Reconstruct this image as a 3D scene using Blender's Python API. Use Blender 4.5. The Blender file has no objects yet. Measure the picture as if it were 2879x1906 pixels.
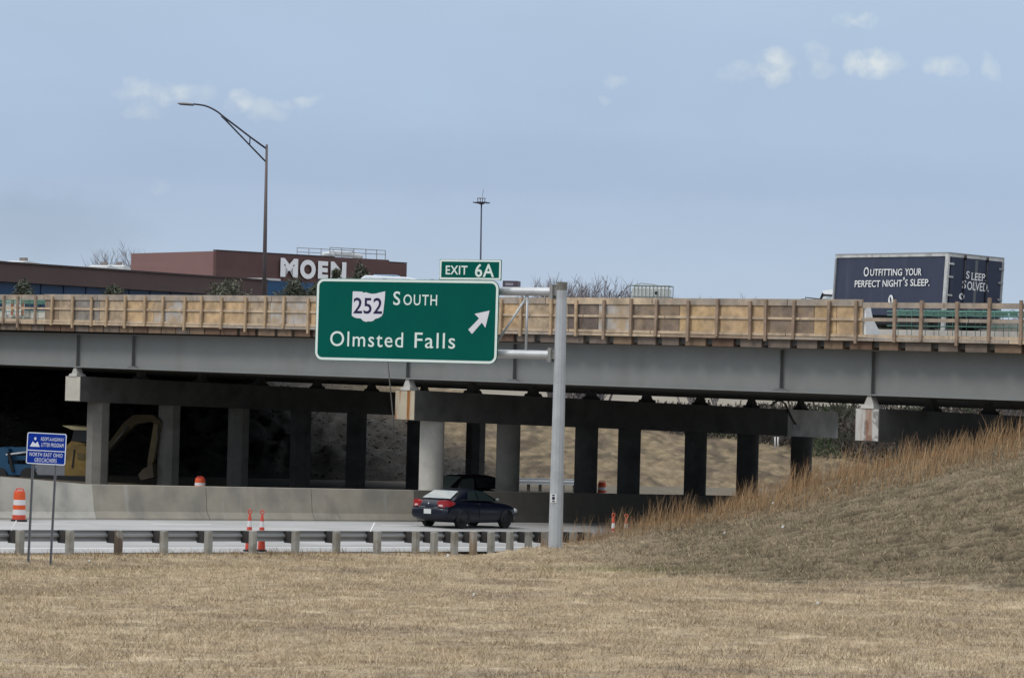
import bpy, math, random
import numpy as np
from mathutils import Vector, Matrix
R_ = math.radians
random.seed(7); rng = np.random.default_rng(7)
S = bpy.context.scene
col = S.collection

# ------------------------------------------------------------------ camera
FPX, CX, CY = 9000.0, 1439.5, 953.0
PITCH, ROLL = math.atan((1050 - 953) / FPX), R_(1.45)
cam_d = bpy.data.cameras.new('camera'); cam = bpy.data.objects.new('camera', cam_d); col.objects.link(cam)
cam_d.sensor_width = 36.0; cam_d.lens = 36.0 * FPX / 2879.0
cam_d.clip_start = 1.0; cam_d.clip_end = 20000
CM = (Matrix.Rotation(R_(90) + PITCH, 4, 'X') @ Matrix.Rotation(ROLL, 4, 'Z'))
cam.matrix_world = CM
S.camera = cam
S.view_settings.view_transform = 'Standard'; S.view_settings.look = 'None'
S.view_settings.exposure = 0.0; S.view_settings.gamma = 1.0
S.cycles.diffuse_bounces = 2; S.cycles.glossy_bounces = 2; S.cycles.max_bounces = 5
S.cycles.transparent_max_bounces = 8
CM3 = CM.to_3x3()

def ray(px, py):
    d = CM3 @ Vector(((px - CX) / FPX, -(py - CY) / FPX, -1.0))
    return d / d.y
def at(px, py, Y):
    return ray(px, py) * Y

# ------------------------------------------------------------------ sky + sun
SUN_TO = Vector((-0.60, -0.30, 0.76)).normalized()
W = bpy.data.worlds.new('World'); S.world = W; W.use_nodes = True
def build_world():
    nt = W.node_tree; N = nt.nodes; L = nt.links; N.clear()
    out = N.new('ShaderNodeOutputWorld')
    sky = N.new('ShaderNodeTexSky'); sky.sky_type = 'NISHITA'; sky.sun_disc = False
    sky.sun_elevation = math.asin(SUN_TO.z); sky.sun_rotation = math.atan2(SUN_TO.x, SUN_TO.y)
    sky.air_density = 1.0; sky.dust_density = 1.0; sky.ozone_density = 1.5
    b1 = N.new('ShaderNodeBackground'); b1.inputs['Strength'].default_value = 0.10
    L.new(sky.outputs[0], b1.inputs['Color'])
    tc = N.new('ShaderNodeTexCoord'); sp = N.new('ShaderNodeSeparateXYZ'); L.new(tc.outputs['Generated'], sp.inputs[0])
    def M(op, a, b=None, c=None, clamp=False):
        n = N.new('ShaderNodeMath'); n.operation = op; n.use_clamp = clamp
        for i, v in enumerate((a, b, c)):
            if v is None: continue
            if isinstance(v, (int, float)): n.inputs[i].default_value = v
            else: L.new(v, n.inputs[i])
        return n.outputs[0]
    dy = M('MAXIMUM', sp.outputs[1], 0.02)
    A = M('DIVIDE', sp.outputs[0], dy); E = M('DIVIDE', sp.outputs[2], dy)
    # elevation gradient of the bright blue grey overcast veil
    ramp = N.new('ShaderNodeValToRGB')
    el = M('MULTIPLY', M('MAXIMUM', sp.outputs[2], 0.0), 1.0)
    L.new(el, ramp.inputs[0])
    cr = ramp.color_ramp
    stops = [(0.0, (.50, .605, .75)), (0.025, (.475, .585, .745)), (0.06, (.405, .52, .715)), (0.09, (.43, .55, .735)),
             (0.12, (.46, .585, .75)), (0.35, (.84, .90, .98)), (1.0, (1.80, 1.86, 1.95))]
    while len(cr.elements) < len(stops): cr.elements.new(0.5)
    for e, (p, c) in zip(cr.elements, stops): e.position = p; e.color = (*c, 1)
    # broad soft unevenness
    nz = N.new('ShaderNodeTexNoise'); nz.inputs['Scale'].default_value = 14; nz.inputs['Detail'].default_value = 3
    mp = N.new('ShaderNodeMapping'); mp.inputs['Scale'].default_value = (1, 1, 2.6)
    L.new(tc.outputs['Generated'], mp.inputs[0]); L.new(mp.outputs[0], nz.inputs['Vector'])
    uneven = M('ADD', M('MULTIPLY', nz.outputs['Fac'], 0.14), 0.93)
    # small clouds
    CL = [(425, 262, 125, 42, .38), (540, 262, 80, 36, .26), (400, 318, 65, 30, .26), (672, 290, 48, 40, .38), (740, 312, 80, 34, .30),
          (840, 292, 70, 20, .34), (2180, 185, 58, 66, .62), (2095, 205, 70, 34, .28), (2465, 180, 88, 50, .72), (2432, 55, 34, 28, .48),
          (2380, 48, 40, 26, .22), (2650, 190, 76, 36, .45), (2295, 155, 40, 40, .30), (2790, 185, 26, 50, .28), (2310, 195, 60, 20, .22),
          (1730, 232, 36, 22, .22), (1705, 290, 28, 20, .18), (445, 525, 40, 24, .15), (990, 695, 50, 16, -.15)]
    DK = [(60, 650, 420, 110, .13), (110, 560, 260, 60, .05), (1500, 470, 1300, 110, .05)]
    acc = None
    # the noise bends the outlines so that the puffs have ragged edges
    cn = N.new('ShaderNodeTexNoise'); cn.inputs['Scale'].default_value = 95; cn.inputs['Detail'].default_value = 6; cn.inputs['Roughness'].default_value = .62
    L.new(tc.outputs['Generated'], cn.inputs['Vector'])
    cs = N.new('ShaderNodeSeparateColor'); L.new(cn.outputs['Color'], cs.inputs[0])
    Aw = M('ADD', A, M('MULTIPLY', M('SUBTRACT', cs.outputs[0], .5), .013))
    Ew = M('ADD', E, M('MULTIPLY', M('SUBTRACT', cs.outputs[1], .5), .010))
    for (x, y, rx, ry, st) in CL:
        r = ray(x, y)
        u = M('DIVIDE', M('SUBTRACT', Aw, r.x), rx / FPX); v = M('DIVIDE', M('SUBTRACT', Ew, r.z), ry / FPX)
        m = M('SUBTRACT', 1.0, M('ADD', M('MULTIPLY', u, u), M('MULTIPLY', v, v)), clamp=True)
        m = M('MULTIPLY', m, st*1.15)
        acc = m if acc is None else M('ADD', acc, m)
    dk = None
    for (x, y, rx, ry, st) in DK:
        r = ray(x, y); u = M('DIVIDE', M('SUBTRACT', Aw, r.x), rx / FPX); v = M('DIVIDE', M('SUBTRACT', Ew, r.z), ry / FPX)
        m = M('MULTIPLY', M('SUBTRACT', 1.0, M('ADD', M('MULTIPLY', u, u), M('MULTIPLY', v, v)), clamp=True), st)
        dk = m if dk is None else M('ADD', dk, m)
    uneven = M('MULTIPLY', uneven, M('SUBTRACT', 1.0, M('MULTIPLY', dk, M('GREATER_THAN', sp.outputs[1], 0.1))))
    n2 = N.new('ShaderNodeTexNoise'); n2.inputs['Scale'].default_value = 190; n2.inputs['Detail'].default_value = 5
    L.new(tc.outputs['Generated'], n2.inputs['Vector'])
    mod = M('MULTIPLY_ADD', n2.outputs['Fac'], 3.2, -.9, clamp=True)
    cloud = M('MULTIPLY', M('MULTIPLY', acc, mod), M('GREATER_THAN', sp.outputs[1], 0.1))
    cloud = M('MAXIMUM', M('MINIMUM', cloud, .8), 0.0)
    mul = N.new('ShaderNodeMix'); mul.data_type = 'RGBA'; mul.blend_type = 'MULTIPLY'; mul.inputs[0].default_value = 1
    L.new(ramp.outputs[0], mul.inputs[6])
    cc = N.new('ShaderNodeCombineColor')
    for i in range(3): L.new(uneven, cc.inputs[i])
    L.new(cc.outputs[0], mul.inputs[7])
    mx = N.new('ShaderNodeMix'); mx.data_type = 'RGBA'
    L.new(cloud, mx.inputs[0]); L.new(mul.outputs[2], mx.inputs[6]); mx.inputs[7].default_value = (.80, .84, .83, 1)
    b2 = N.new('ShaderNodeBackground'); b2.inputs['Strength'].default_value = 1.0
    L.new(mx.outputs[2], b2.inputs['Color'])
    ms = N.new('ShaderNodeMixShader'); ms.inputs[0].default_value = 0.88
    L.new(b1.outputs[0], ms.inputs[1]); L.new(b2.outputs[0], ms.inputs[2])
    L.new(ms.outputs[0], out.inputs['Surface'])
build_world()
sl = bpy.data.lights.new('sun', 'SUN'); sl.energy = 1.3; sl.angle = R_(14); sl.color = (1.0, .95, .87)
so = bpy.data.objects.new('sun', sl); col.objects.link(so)
so.rotation_euler = (-SUN_TO).to_track_quat('-Z', 'Y').to_euler()

# ------------------------------------------------------------------ materials
MATS = {}
def mat(name, c, rough=.7, var=.12, vs=3.0, bump=0.0, bs=20.0, metal=0.0, spec=.4, stretch=(1, 1, 1), c2=None, c2s=1.0, c2t=(.45, .65), coat=0.0, streak=None, srot=0.0):
    """principled with noise variation; c2 = a second colour in blotches; streak = (colour, scale vector, threshold)"""
    if name in MATS: return MATS[name]
    m = bpy.data.materials.new(name); MATS[name] = m; m.use_nodes = True
    nt = m.node_tree; N = nt.nodes; L = nt.links; b = N['Principled BSDF']
    b.inputs['Roughness'].default_value = rough; b.inputs['Metallic'].default_value = metal
    b.inputs['Specular IOR Level'].default_value = spec; b.inputs['Coat Weight'].default_value = coat
    tc = N.new('ShaderNodeTexCoord'); mp = N.new('ShaderNodeMapping'); mp.inputs['Scale'].default_value = stretch
    L.new(tc.outputs['Object'], mp.inputs[0])
    nz = N.new('ShaderNodeTexNoise'); nz.inputs['Scale'].default_value = vs; nz.inputs['Detail'].default_value = 6; nz.inputs['Roughness'].default_value = .65
    L.new(mp.outputs[0], nz.inputs['Vector'])
    mr = N.new('ShaderNodeMapRange'); mr.inputs[1].default_value = .3; mr.inputs[2].default_value = .7
    mr.inputs[3].default_value = 1 - var; mr.inputs[4].default_value = 1 + var
    L.new(nz.outputs['Fac'], mr.inputs[0])
    base = N.new('ShaderNodeRGB'); base.outputs[0].default_value = (*c, 1); src = base.outputs[0]
    def blend(src, colour, scale, lo, hi, st=(1, 1, 1)):
        mp2 = N.new('ShaderNodeMapping'); mp2.inputs['Scale'].default_value = st
        mr_ = N.new('ShaderNodeMapping'); mr_.inputs['Rotation'].default_value = (0, 0, srot); L.new(tc.outputs['Object'], mr_.inputs[0]); L.new(mr_.outputs[0], mp2.inputs[0])
        n = N.new('ShaderNodeTexNoise'); n.inputs['Scale'].default_value = scale; n.inputs['Detail'].default_value = 5
        L.new(mp2.outputs[0], n.inputs['Vector'])
        r = N.new('ShaderNodeMapRange'); r.inputs[1].default_value = lo; r.inputs[2].default_value = hi; L.new(n.outputs['Fac'], r.inputs[0])
        x = N.new('ShaderNodeMix'); x.data_type = 'RGBA'; L.new(r.outputs[0], x.inputs[0]); L.new(src, x.inputs[6]); x.inputs[7].default_value = (*colour, 1)
        return x.outputs[2]
    if c2: src = blend(src, c2, c2s, c2t[0], c2t[1])
    if streak: src = blend(src, streak[0], 1.0, streak[2], streak[2] + .15, streak[1])
    mu = N.new('ShaderNodeMix'); mu.data_type = 'RGBA'; mu.blend_type = 'MULTIPLY'; mu.inputs[0].default_value = 1
    L.new(src, mu.inputs[6]); L.new(mr.outputs[0], mu.inputs[7]); L.new(mu.outputs[2], b.inputs['Base Color'])
    if bump:
        bn = N.new('ShaderNodeTexNoise'); bn.inputs['Scale'].default_value = bs; bn.inputs['Detail'].default_value = 5
        L.new(mp.outputs[0], bn.inputs['Vector'])
        bp = N.new('ShaderNodeBump'); bp.inputs['Strength'].default_value = bump; bp.inputs['Distance'].default_value = .05
        L.new(bn.outputs['Fac'], bp.inputs['Height']); L.new(bp.outputs[0], b.inputs['Normal'])
    return m
def attr_mat(name, rough=.9, bump=0, bs=8, mulnoise=None):
    m = bpy.data.materials.new(name); m.use_nodes = True; MATS[name] = m
    nt = m.node_tree; N = nt.nodes; L = nt.links; b = N['Principled BSDF']
    b.inputs['Roughness'].default_value = rough; b.inputs['Specular IOR Level'].default_value = .15
    a = N.new('ShaderNodeAttribute'); a.attribute_name = 'Col'; src = a.outputs['Color']
    tc = N.new('ShaderNodeTexCoord')
    if mulnoise:
        for sc, amt in mulnoise:
            n = N.new('ShaderNodeTexNoise'); n.inputs['Scale'].default_value = sc; n.inputs['Detail'].default_value = 6; n.inputs['Roughness'].default_value = .7
            L.new(tc.outputs['Object'], n.inputs['Vector'])
            r = N.new('ShaderNodeMapRange'); r.inputs[1].default_value = .3; r.inputs[2].default_value = .7; r.inputs[3].default_value = 1 - amt; r.inputs[4].default_value = 1 + amt
            L.new(n.outputs['Fac'], r.inputs[0])
            x = N.new('ShaderNodeMix'); x.data_type = 'RGBA'; x.blend_type = 'MULTIPLY'; x.inputs[0].default_value = 1
            L.new(src, x.inputs[6]); L.new(r.outputs[0], x.inputs[7]); src = x.outputs[2]
    L.new(src, b.inputs['Base Color'])
    if bump:
        n = N.new('ShaderNodeTexNoise'); n.inputs['Scale'].default_value = bs; n.inputs['Detail'].default_value = 8; n.inputs['Roughness'].default_value = .75
        L.new(tc.outputs['Object'], n.inputs['Vector'])
        bp = N.new('ShaderNodeBump'); bp.inputs['Strength'].default_value = bump; bp.inputs['Distance'].default_value = .1
        L.new(n.outputs['Fac'], bp.inputs['Height']); L.new(bp.outputs[0], b.inputs['Normal'])
    return m

# ------------------------------------------------------------------ mesh helpers
class MB:
    def __init__(s): s.v = []; s.f = []
    def quad(s, a, b, c, d):
        i = len(s.v); s.v += [tuple(a), tuple(b), tuple(c), tuple(d)]; s.f.append((i, i+1, i+2, i+3)); return s
    def poly(s, pts):
        i = len(s.v); s.v += [tuple(p) for p in pts]; s.f.append(tuple(range(i, i+len(pts)))); return s
    def hexa(s, p):   # p: 4 bottom ccw, 4 top ccw
        i = len(s.v); s.v += [tuple(q) for q in p]
        for f in ((3,2,1,0),(4,5,6,7),(0,1,5,4),(1,2,6,5),(2,3,7,6),(3,0,4,7)): s.f.append(tuple(i+k for k in f))
        return s
    def box(s, c, hx, hy, hz, ax=(1,0,0), ay=(0,1,0), az=(0,0,1)):
        c = Vector(c); ax = Vector(ax)*hx; ay = Vector(ay)*hy; az = Vector(az)*hz
        return s.hexa([c-ax-ay-az, c+ax-ay-az, c+ax+ay-az, c-ax+ay-az, c-ax-ay+az, c+ax-ay+az, c+ax+ay+az, c-ax+ay+az])
    def prism(s, pts, vec):
        i = len(s.v); n = len(pts); vec = Vector(vec)
        s.v += [tuple(p) for p in pts] + [tuple(Vector(p)+vec) for p in pts]
        s.f.append(tuple(range(i+n-1, i-1, -1))); s.f.append(tuple(range(i+n, i+2*n)))
        for k in range(n):
            j = (k+1) % n; s.f.append((i+k, i+j, i+n+j, i+n+k))
        return s
    def tube(s, pts, rad, n=8, cap=True):
        pts = [Vector(p) for p in pts]
        if not isinstance(rad, (list, tuple)): rad = [rad]*len(pts)
        i0 = len(s.v)
        for k, p in enumerate(pts):
            d = (pts[min(k+1, len(pts)-1)] - pts[max(k-1, 0)]).normalized()
            a = d.orthogonal().normalized() if k == 0 else (pa - d*pa.dot(d)).normalized()
            pa = a; b = d.cross(a)
            for j in range(n):
                t = 2*math.pi*j/n; s.v.append(tuple(p + (a*math.cos(t)+b*math.sin(t))*rad[k]))
        for k in range(len(pts)-1):
            for j in range(n):
                a = i0+k*n+j; b = i0+k*n+(j+1) % n; s.f.append((a, b, b+n, a+n))
        if cap:
            s.f.append(tuple(i0+j for j in range(n-1, -1, -1))); e = i0+(len(pts)-1)*n; s.f.append(tuple(e+j for j in range(n)))
        return s
    def rings(s, rings, cap=True):
        i0 = len(s.v); n = len(rings[0])
        for r in rings: s.v += [tuple(p) for p in r]
        for k in range(len(rings)-1):
            for j in range(n):
                a = i0+k*n+j; b = i0+k*n+(j+1) % n; s.f.append((a, b, b+n, a+n))
        if cap:
            s.f.append(tuple(i0+j for j in range(n-1, -1, -1))); e = i0+(len(rings)-1)*n; s.f.append(tuple(e+j for j in range(n)))
        return s
    def add(s, verts, faces):
        i = len(s.v); s.v += [tuple(v) for v in verts]; s.f += [tuple(i+k for k in f) for f in faces]; return s

def set_props(o, label=None, cat=None, group=None, kind=None):
    if label: o['label'] = label
    if cat: o['category'] = cat
    if group: o['group'] = group
    if kind: o['kind'] = kind
    return o
def thing(name, loc, label, cat, rz=0.0, group=None, rot=None):
    o = bpy.data.objects.new(name, None); col.objects.link(o); o.empty_display_size = .3
    o.location = loc; o.rotation_euler = rot if rot else (0, 0, rz)
    return set_props(o, label, cat, group)
def wloc(o):
    v = Vector((0, 0, 0))
    while o is not None: v += Vector(o.location); o = o.parent
    return v
def part(name, mb, m, parent=None, smooth=False, local=False, label=None, bevel=0.0):
    """one mesh object; vertices given in world coordinates unless local (then in the parent thing's own frame)"""
    me = bpy.data.meshes.new(name)
    off = Vector((0, 0, 0))
    if parent is not None and not local: off = wloc(parent)
    me.from_pydata([(v[0]-off.x, v[1]-off.y, v[2]-off.z) for v in mb.v], [], mb.f)
    if smooth == 'auto':
        me.polygons.foreach_set('use_smooth', [True]*len(me.polygons))
        me.set_sharp_from_angle(angle=R_(38))
    elif smooth: me.polygons.foreach_set('use_smooth', [True]*len(me.polygons))
    me.materials.append(m); me.update()
    o = bpy.data.objects.new(name, me); col.objects.link(o)
    if parent is not None: o.parent = parent
    if label: o['label'] = label
    if bevel:
        b = o.modifiers.new('bevel', 'BEVEL'); b.width = bevel; b.segments = 2; b.limit_method = 'ANGLE'
    return o
def solo(name, mb, m, label, cat, group=None, smooth=False):
    c = Vector(mb.v[0]); lo = min(v[2] for v in mb.v)
    xs = sum(v[0] for v in mb.v)/len(mb.v); ys = sum(v[1] for v in mb.v)/len(mb.v)
    b = Vector((xs, ys, lo)); mb.v = [(v[0]-b.x, v[1]-b.y, v[2]-b.z) for v in mb.v]
    o = part(name, mb, m, None, smooth); o.location = b
    return set_props(o, label, cat, group)
def struct(name, mb, m, smooth=False):
    return set_props(part(name, mb, m, None, smooth), kind='structure')
def fast_mesh(name, verts, faces_flat, nper, m, cols=None, smooth=False):
    me = bpy.data.meshes.new(name)
    nv = len(verts); nf = len(faces_flat)//nper
    me.vertices.add(nv); me.vertices.foreach_set('co', np.asarray(verts, np.float32).ravel())
    me.loops.add(nf*nper); me.loops.foreach_set('vertex_index', np.asarray(faces_flat, np.int32))
    me.polygons.add(nf); me.polygons.foreach_set('loop_start', np.arange(0, nf*nper, nper, dtype=np.int32))
    if smooth: me.polygons.foreach_set('use_smooth', np.ones(nf, bool))
    me.update(calc_edges=True)
    if cols is not None:
        a = me.attributes.new('Col', 'FLOAT_COLOR', 'POINT')
        c4 = np.ones((nv, 4), np.float32); c4[:, :3] = cols; a.data.foreach_set('color', c4.ravel())
    me.materials.append(m)
    o = bpy.data.objects.new(name, me); col.objects.link(o)
    return o

class Frame:
    """a vertical-ish face standing in the scene: o origin, ex to the right, ey up, n towards the viewer's side"""
    def __init__(s, o, ex, ey):
        s.o = Vector(o); s.ex = Vector(ex).normalized(); ey = Vector(ey); s.ey = (ey - s.ex*ey.dot(s.ex)).normalized(); s.n = s.ex.cross(s.ey)
    def loc(s, px, py):
        d = ray(px, py); t = s.o.dot(s.n)/d.dot(s.n); p = d*t - s.o
        return p.dot(s.ex), p.dot(s.ey)
    def pt(s, u, v, w=0.0): return s.o + s.ex*u + s.ey*v + s.n*w

_tc = {}
def glyphs(text, weight=0.0, space=1.0):
    k = (text, weight, space)
    if k in _tc: return _tc[k]
    cu = bpy.data.curves.new('t', 'FONT'); cu.body = text; cu.offset = weight; cu.space_character = space; cu.resolution_u = 4
    cu.fill_mode = 'FRONT'
    ob = bpy.data.objects.new('t', cu); col.objects.link(ob)
    me = bpy.data.meshes.new_from_object(ob.evaluated_get(bpy.context.evaluated_depsgraph_get()))
    vs = [Vector(v.co) for v in me.vertices]; fs = [tuple(p.vertices) for p in me.polygons]
    bpy.data.objects.remove(ob); bpy.data.curves.remove(cu); bpy.data.meshes.remove(me)
    x0 = min(v.x for v in vs); x1 = max(v.x for v in vs); y0 = min(v.y for v in vs); y1 = max(v.y for v in vs)
    r = ([((v.x-x0)/(x1-x0), (v.y-y0)/(y1-y0)) for v in vs], fs); _tc[k] = r
    return r
def lettering(mb, fr, text, bl, tr, w=.01, weight=0.0, space=1.0, thick=0.0):
    u0, v0 = fr.loc(*bl); u1, v1 = fr.loc(*tr)
    vs, fs = glyphs(text, weight, space)
    mb.add([fr.pt(u0+(u1-u0)*x, v0+(v1-v0)*y, w) for x, y in vs], fs)
    return mb
def plate(fr, u0, v0, u1, v1, r, w0, w1, seg=6):
    pts = []
    for (cx, cy, a0) in ((u1-r, v0+r, -90), (u1-r, v1-r, 0), (u0+r, v1-r, 90), (u0+r, v0+r, 180)):
        for k in range(seg+1):
            a = R_(a0+90*k/seg); pts.append((cx+r*math.cos(a), cy+r*math.sin(a)))
    m = MB(); m.prism([fr.pt(u, v, w0) for u, v in pts], fr.n*(w1-w0)); return m, pts
def ring_plate(fr, u0, v0, u1, v1, r, bw, w0, w1):
    _, a = plate(fr, u0, v0, u1, v1, r, w0, w1); _, b = plate(fr, u0+bw, v0+bw, u1-bw, v1-bw, max(r-bw, .01), w0, w1)
    m = MB(); n = len(a)
    for k in range(n):
        j = (k+1) % n
        m.hexa([fr.pt(*a[k], w0), fr.pt(*a[j], w0), fr.pt(*b[j], w0), fr.pt(*b[k], w0), fr.pt(*a[k], w1), fr.pt(*a[j], w1), fr.pt(*b[j], w1), fr.pt(*b[k], w1)])
    return m

# ------------------------------------------------------------------ road frame (the road dips gently away to the right)
Wd = Vector((.660, .751, 0)).normalized(); Nd = Vector((-Wd.y, Wd.x, 0))       # along the road / across it, away from us
G0 = at(35, 1556, 95.0)
GT, GN = -.0225, .020
def tn(p): q = Vector((p[0]-G0.x, p[1]-G0.y, 0)); return q.dot(Wd), q.dot(Nd)
def road(t, n, dz=0.0):
    p = G0 + Wd*t + Nd*n; return Vector((p.x, p.y, G0.z + GT*t + GN*n + dz))
def road_z(p): t, n = tn(p); return G0.z + GT*t + GN*n
def road_hit(px, py, dz=0.0):
    d = ray(px, py)   # d*Y ; z = z0+gt*t+gn*n linear in Y
    g = Wd*GT + Nd*GN
    k = d.z - g.x*d.x - g.y*d.y
    Y = (G0.z + dz - g.x*G0.x - g.y*G0.y)/k
    return d*Y
def vplane(px, py, P, D):
    """hit of the pixel's ray with the vertical plane through P along D -> s, point"""
    d = ray(px, py); nn = Vector((-D.y, D.x, 0))
    t = P.dot(nn)/d.dot(nn); p = d*t
    return (p - P).dot(D), p
G0h = Vector((G0.x, G0.y, 0))
# bridge frame: fascia line
Ud = Vector((-.731, .682, 0)).normalized()
P0 = Vector((14.13, 120.0, 0))
def bp(s, d, z): q = P0 + Ud*s + Wd*d; return Vector((q.x, q.y, z))
def zline(s0, z0, s1, z1): return lambda s: z0 + (z1-z0)*(s-s0)/(s1-s0)
def fascia(px, py, d=0.0): return vplane(px, py, P0 + Wd*d, Ud)
XS = -.0225     # deck cross slope along w

# ------------------------------------------------------------------ terrain
_crest = [(1240, 1561, 104.0), (1420, 1547, 106.5), (1562, 1529, 108.8), (1640, 1518, 111.0), (1830, 1474, 113.5), (2000, 1440, 113.6), (2160, 1396, 113.3), (2400, 1330, 113.0), (2600, 1288, 112.4),
          (2879, 1226, 112.0), (3300, 1130, 112.0), (4000, 1000, 113.0)]
_foot = [(1240, 1572, 101.0), (1420, 1586, 99.0), (1640, 1600, 97.5), (1900, 1622, 95.5), (2200, 1642, 93.8), (2879, 1668, 91.8), (3300, 1680, 91.0), (4000, 1690, 91.0)]
ca = np.array([ray(x, y).x for x, y, _ in _crest]); cY = np.array([Y for *_, Y in _crest]); cz = np.array([ray(x, y).z*Y for x, y, Y in _crest])
fa = np.array([ray(x, y).x for x, y, _ in _foot]); fY = np.array([Y for *_, Y in _foot])
ZF = -5.93
def sstep(x, a, b):
    t = np.clip((x-a)/(b-a), 0, 1); return t*t*(3-2*t)
def vnoise(x, y, seed=0):
    """smooth value noise"""
    r = np.random.default_rng(seed); T = r.random((256, 256))
    xi = np.floor(x).astype(int); yi = np.floor(y).astype(int); fx = x-xi; fy = y-yi
    fx = fx*fx*(3-2*fx); fy = fy*fy*(3-2*fy)
    g = lambda i, j: T[i % 256, j % 256]
    return (g(xi, yi)*(1-fx)*(1-fy)+g(xi+1, yi)*fx*(1-fy)+g(xi, yi+1)*(1-fx)*fy+g(xi+1, yi+1)*fx*fy)
def tz(X, Y):
    """ground height of the near grass field and the grassy slope"""
    X = np.asarray(X, float); Y = np.asarray(Y, float); Ys = np.maximum(Y, 1.0); a = X/Ys
    t = (X-G0.x)*Wd.x+(Y-G0.y)*Wd.y; n = (X-G0.x)*Nd.x+(Y-G0.y)*Nd.y
    rz = G0.z+GT*t+GN*n
    z = ZF + (rz - .02 - ZF)*sstep(n, -9.0, -.4)
    z = z - .10*np.exp(-((n+3.2)/1.6)**2) + .07*np.exp(-((n+6.5)/1.6)**2)          # a shallow swale before the rail
    # slope at the right
    Yc = np.interp(a, ca, cY); zc = np.interp(a, ca, cz); Yf = np.interp(a, fa, fY)
    amp = sstep(a, ca[0]-.006, ca[1])
    q = np.clip((Y-Yf)/(Yc-Yf), 0, 1)
    hill = z + (zc - z)*(0.75*q + 0.25*q*q)
    back = zc - .55*(Y-Yc)
    hill = np.where(Y > Yc, np.maximum(back, np.minimum(rz-.12, zc)), hill)
    z2 = z*(1-amp) + hill*amp
    z2 = np.where(n > .15, np.minimum(z2, rz - .12 + np.where((a > ca[3]), 99, 0)), z2)
    # lumps: long low terracettes following the contour on the slope, tufts on the flat
    onhill = amp*sstep(q, 0.02, .2)
    l1 = vnoise(X*.9+Y*.25, Y*2.6, 1)-.5; l2 = vnoise(X*2.1+Y*.5, Y*6.0, 2)-.5; l3 = vnoise(X*5, Y*9, 3)-.5
    z2 = z2 + onhill*(.12*l1+.09*l2+.06*l3-.16*bare(X, Y)) + (1-onhill)*(.05*(vnoise(X*.7, Y*.9, 4)-.5)+.05*(vnoise(X*3, Y*3, 5)-.5))*sstep(-n, .2, 1.5)
    return z2
def bare(X, Y):
    """0..1: small bare earth ledges along the slope, also carrying painted shade between clumps"""
    s = vnoise(X*1.15+40, Y*4.6-X*1.0, 71)*.55+vnoise(X*2.9, Y*9.5-X*1.9, 72)*.45
    return sstep(s, .53, .64)*(.35+.65*vnoise(X*.3, Y*.5, 73))
def tz1(x, y): return float(tz(np.array([x]), np.array([y]))[0])

def n_(X, Y): return (X-G0.x)*Nd.x+(Y-G0.y)*Nd.y
def grass_colour(X, Y, onhill, soil=1.0):  # soil weights the bare earth and the shade painted with it
    """patchy straw / dull green / brown grass colours, linear"""
    straw = np.array([.415, .325, .215]); pale = np.array([.50, .405, .275]); brown = np.array([.315, .240, .160]); green = np.array([.192, .153, .096])
    n1 = vnoise(X*.45, Y*.8, 11)*.6+vnoise(X*1.9, Y*2.8, 10)*.4; n2 = vnoise(X*1.1, Y*1.7, 12); n3 = vnoise(X*.16, Y*.4, 13); n4 = vnoise(X*2.6, Y*3.3, 14)
    c = straw[None]*(1-sstep(n2, .55, .9))[:, None] + pale[None]*sstep(n2, .55, .9)[:, None]
    k = (sstep(n1, .5, .85)*.65)[:, None]; c = c*(1-k)+brown[None]*k
    k = (onhill*.74 + sstep(n3, .6, .9)*.35*(1-onhill))[:, None]; c = c*(1-k)+green[None]*k
    t = (X-G0.x)*Wd.x+(Y-G0.y)*Wd.y; n = (X-G0.x)*Nd.x+(Y-G0.y)*Nd.y+1.6*(vnoise(t*.25, t*0, 15)-.5)+.5*(vnoise(t*1.1, n_(X, Y)*1.1, 16)-.5)
    k = (np.exp(-((n+3.6)/1.5)**2)*.55*sstep(-t, -12, 2))[:, None]; c = c*(1-k)+np.array([.195, .160, .100])[None]*k      # greener swale by the rail
    k = (np.exp(-((n+6.6)/.8)**2)*.55*sstep(-t, -14, 0))[:, None]; c = c*(1-k)+np.array([.47, .375, .235])[None]*k       # pale mown edge
    k = (sstep(vnoise(X*.22+9, Y*.6, 17), .66, .9)*.5*(1-onhill))[:, None]; c = c*(1-k)+np.array([.25, .195, .14])[None]*k   # old mower tracks, thin turf
    k = (np.exp(-((X-3.0)/2.6)**2-((Y-97.5)/1.3)**2)*.55*vnoise(X*1.5, Y*1.5, 19))[:, None]; c = c*(1-k)+np.array([.17, .20, .06])[None]*k   # a little new green
    k = (bare(X, Y)*(.30+.62*onhill)*soil)[:, None]; c = c*(1-k)+np.array([.048, .038, .026])[None]*k  # bare earth, its dark tone also holding the shade between clumps
    return c*(0.78+.44*n4)[:, None]
def hillness(X, Y):
    a = X/np.maximum(Y, 1); q = (Y-np.interp(a, fa, fY))/(np.interp(a, ca, cY)-np.interp(a, fa, fY))
    return sstep(a, ca[1], ca[5])*sstep(q+.10*(vnoise(X*.6, Y*.6, 18)-.5), -.05, .10)

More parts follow.
